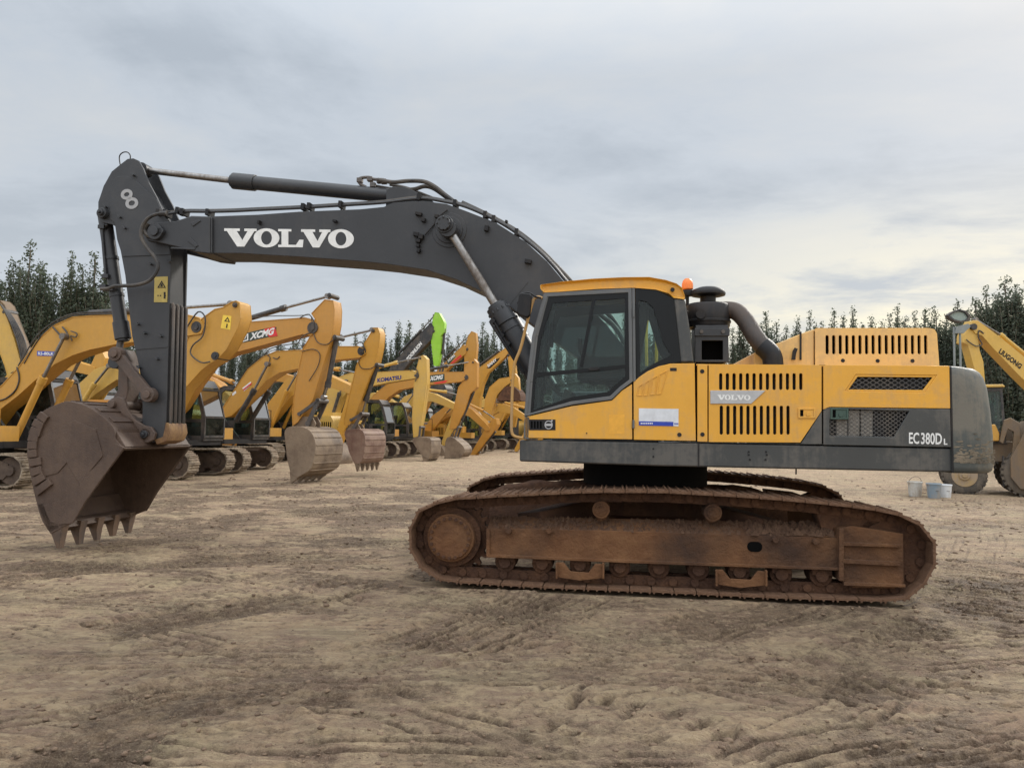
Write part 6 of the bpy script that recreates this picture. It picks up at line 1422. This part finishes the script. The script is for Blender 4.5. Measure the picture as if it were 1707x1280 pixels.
# ------------------------------------------------------------------ sky and light
SE,SA = R(31),R(42)   # sun elevation, and compass turn from +Y towards +X
W_ = bpy.data.worlds.new('World'); SC.world = W_; W_.use_nodes = True; t = W_.node_tree; N = t.nodes; L = t.links; bg = N['Background']
sk = N.new('ShaderNodeTexSky'); sk.sky_type = 'NISHITA'; sk.sun_disc = False; sk.sun_elevation = SE; sk.sun_rotation = SA; sk.air_density = 1.2; sk.dust_density = 2.0
tc = N.new('ShaderNodeTexCoord'); sp = N.new('ShaderNodeSeparateXYZ'); L.new(tc.outputs['Generated'],sp.inputs[0])
z = mathn(N,L,'MAXIMUM',sp.outputs[2],.0); zd = mathn(N,L,'ADD',z,.10)
cb = N.new('ShaderNodeCombineXYZ'); L.new(mathn(N,L,'DIVIDE',sp.outputs[0],zd),cb.inputs[0]); L.new(mathn(N,L,'DIVIDE',sp.outputs[1],zd),cb.inputs[1])
mp = N.new('ShaderNodeMapping'); mp.inputs['Scale'].default_value = (.75,.95,1); mp.inputs['Rotation'].default_value = (0,0,-.25); mp.inputs['Location'].default_value = (3.1,1.7,0); L.new(cb.outputs[0],mp.inputs[0])
c1 = noise_node(N,L,mp.outputs[0],.8,8,.6,.5); c2 = noise_node(N,L,mp.outputs[0],2.6,9,.62,.3)
cl = mathn(N,L,'ADD',mathn(N,L,'MULTIPLY',c1,.62),mathn(N,L,'MULTIPLY',c2,.38))
r = N.new('ShaderNodeValToRGB'); e = r.color_ramp.elements; e[0].position = .39; e[1].position = .62; e[0].color = (.40,.445,.50,1); e[1].color = (.55,.575,.60,1); x_ = e.new(.50); x_.color = (.49,.535,.59,1); L.new(cl,r.inputs[0])
# thin bright band low down, warm towards the right where the light breaks through
low = ramp(N,L,z,.02,.34,(1,1,1,1),(0,0,0,1))
right = ramp(N,L,sp.outputs[0],.0,.42); lowb = ramp(N,L,z,.10,.30,(1,1,1,1),(0,0,0,1))
col = mixc(N,L,mathn(N,L,'MULTIPLY',low,.4),r.outputs[0],(.60,.62,.64))
wf = mathn(N,L,'MULTIPLY',mathn(N,L,'MULTIPLY',lowb,right),ramp(N,L,cl,.38,.52),True)
col = mixc(N,L,wf,col,(.92,.84,.63))
# overcast: brighter overhead, raised further to light the near faces
up = ramp(N,L,z,.42,.95); col = mixc(N,L,1.0,col,mixc(N,L,up,(1,1,1),(2.8,2.73,2.64)),'MULTIPLY')
back = ramp(N,L,sp.outputs[1],-.6,.1,(1,1,1,1),(0,0,0,1)); col = mixc(N,L,1.0,col,mixc(N,L,back,(1,1,1),(1.85,1.81,1.76)),'MULTIPLY')  # unseen sky behind the camera brightened as added fill for the near sides
ski = mixc(N,L,1.0,sk.outputs[0],(.08,.08,.08),'MULTIPLY')
col = mixc(N,L,.92,ski,col); L.new(col,bg.inputs[0]); bg.inputs[1].default_value = 1.0
sd = bpy.data.lights.new('sun','SUN'); sd.energy = 2.1; sd.angle = R(10); sd.color = (1,.95,.87); so = bpy.data.objects.new('sun',sd); COL.objects.link(so)
dv = Vector((math.sin(SA)*math.cos(SE),math.cos(SA)*math.cos(SE),math.sin(SE))); so.rotation_euler = (-dv).to_track_quat('-Z','Y').to_euler()
SC.view_settings.view_transform = 'Standard'; SC.view_settings.look = 'None'; SC.view_settings.exposure = .27; SC.view_settings.gamma = 1
SC.cycles.max_bounces = 8; SC.cycles.transparent_max_bounces = 16; SC.cycles.diffuse_bounces = 3; SC.cycles.glossy_bounces = 3; SC.cycles.use_denoising = True
# ------------------------------------------------------------------ tidy: no deeper than thing > part > sub-part
def depth(o):
    d = 0
    while o.parent: o = o.parent; d += 1
    return d
def split(o):
    """pieces of one mesh that stand apart become objects of their own"""
    me = o.data; n = len(me.vertices); par_ = list(range(n))
    def f(i):
        while par_[i] != i: par_[i] = par_[par_[i]]; i = par_[i]
        return i
    for e_ in me.edges: par_[f(e_.vertices[0])] = f(e_.vertices[1])
    comp = {}
    for i in range(n): comp.setdefault(f(i),[]).append(i)
    bb = [[set(c),[min(me.vertices[i].co[k] for i in c)-.004 for k in range(3)],[max(me.vertices[i].co[k] for i in c)+.004 for k in range(3)]] for c in comp.values()]
    ch = True
    while ch:
        ch = False
        for i in range(len(bb)):
            for j in range(len(bb)-1,i,-1):
                if all(bb[i][1][k] <= bb[j][2][k] and bb[j][1][k] <= bb[i][2][k] for k in range(3)):
                    bb[i][0] |= bb[j][0]; bb[i][1] = [min(a,b) for a,b in zip(bb[i][1],bb[j][1])]; bb[i][2] = [max(a,b) for a,b in zip(bb[i][2],bb[j][2])]; del bb[j]; ch = True
    if len(bb) < 2: return
    for g,_,_ in bb:
        ids = sorted(g); mp_ = {q:k for k,q in enumerate(ids)}; m2_ = bpy.data.meshes.new(me.name)
        m2_.from_pydata([me.vertices[q].co for q in ids],[],[[mp_[v_] for v_ in p.vertices] for p in me.polygons if p.vertices[0] in g])
        for mt in me.materials: m2_.materials.append(mt)
        m2_.polygons.foreach_set('use_smooth',[True]*len(m2_.polygons)); m2_.set_sharp_from_angle(angle=R(35))
        c_ = o.copy(); c_.data = m2_; COL.objects.link(c_)
    bpy.data.objects.remove(o)
for o in [x for x in bpy.data.objects if x.type == 'MESH' and x.name.split('.')[0] in ('panel_gap','pipe_clamp','lift_arm','hose_bracket','valve_block','pivot_pin','weld_seam','panel_lock','lashing_lug','cooler_core','joystick_console','pressed_rib','clamp_band','bucket_ear','boom_mount','skirt_bolt','bracket_bolt','guard_rib','port_block','fork_rib','hub_bolt','pipe_support','hood_catch','tank_and_toolbox')]: split(o)
bpy.context.view_layer.update()
for o in sorted([x for x in bpy.data.objects if depth(x) > 2], key=depth):
    if depth(o) > 2:
        while depth(o) > 2:
            wm = o.matrix_world.copy(); gp_ = o.parent.parent; o.parent = gp_; o.matrix_parent_inverse = Matrix.Identity(4); o.matrix_basis = gp_.matrix_world.inverted()@wm
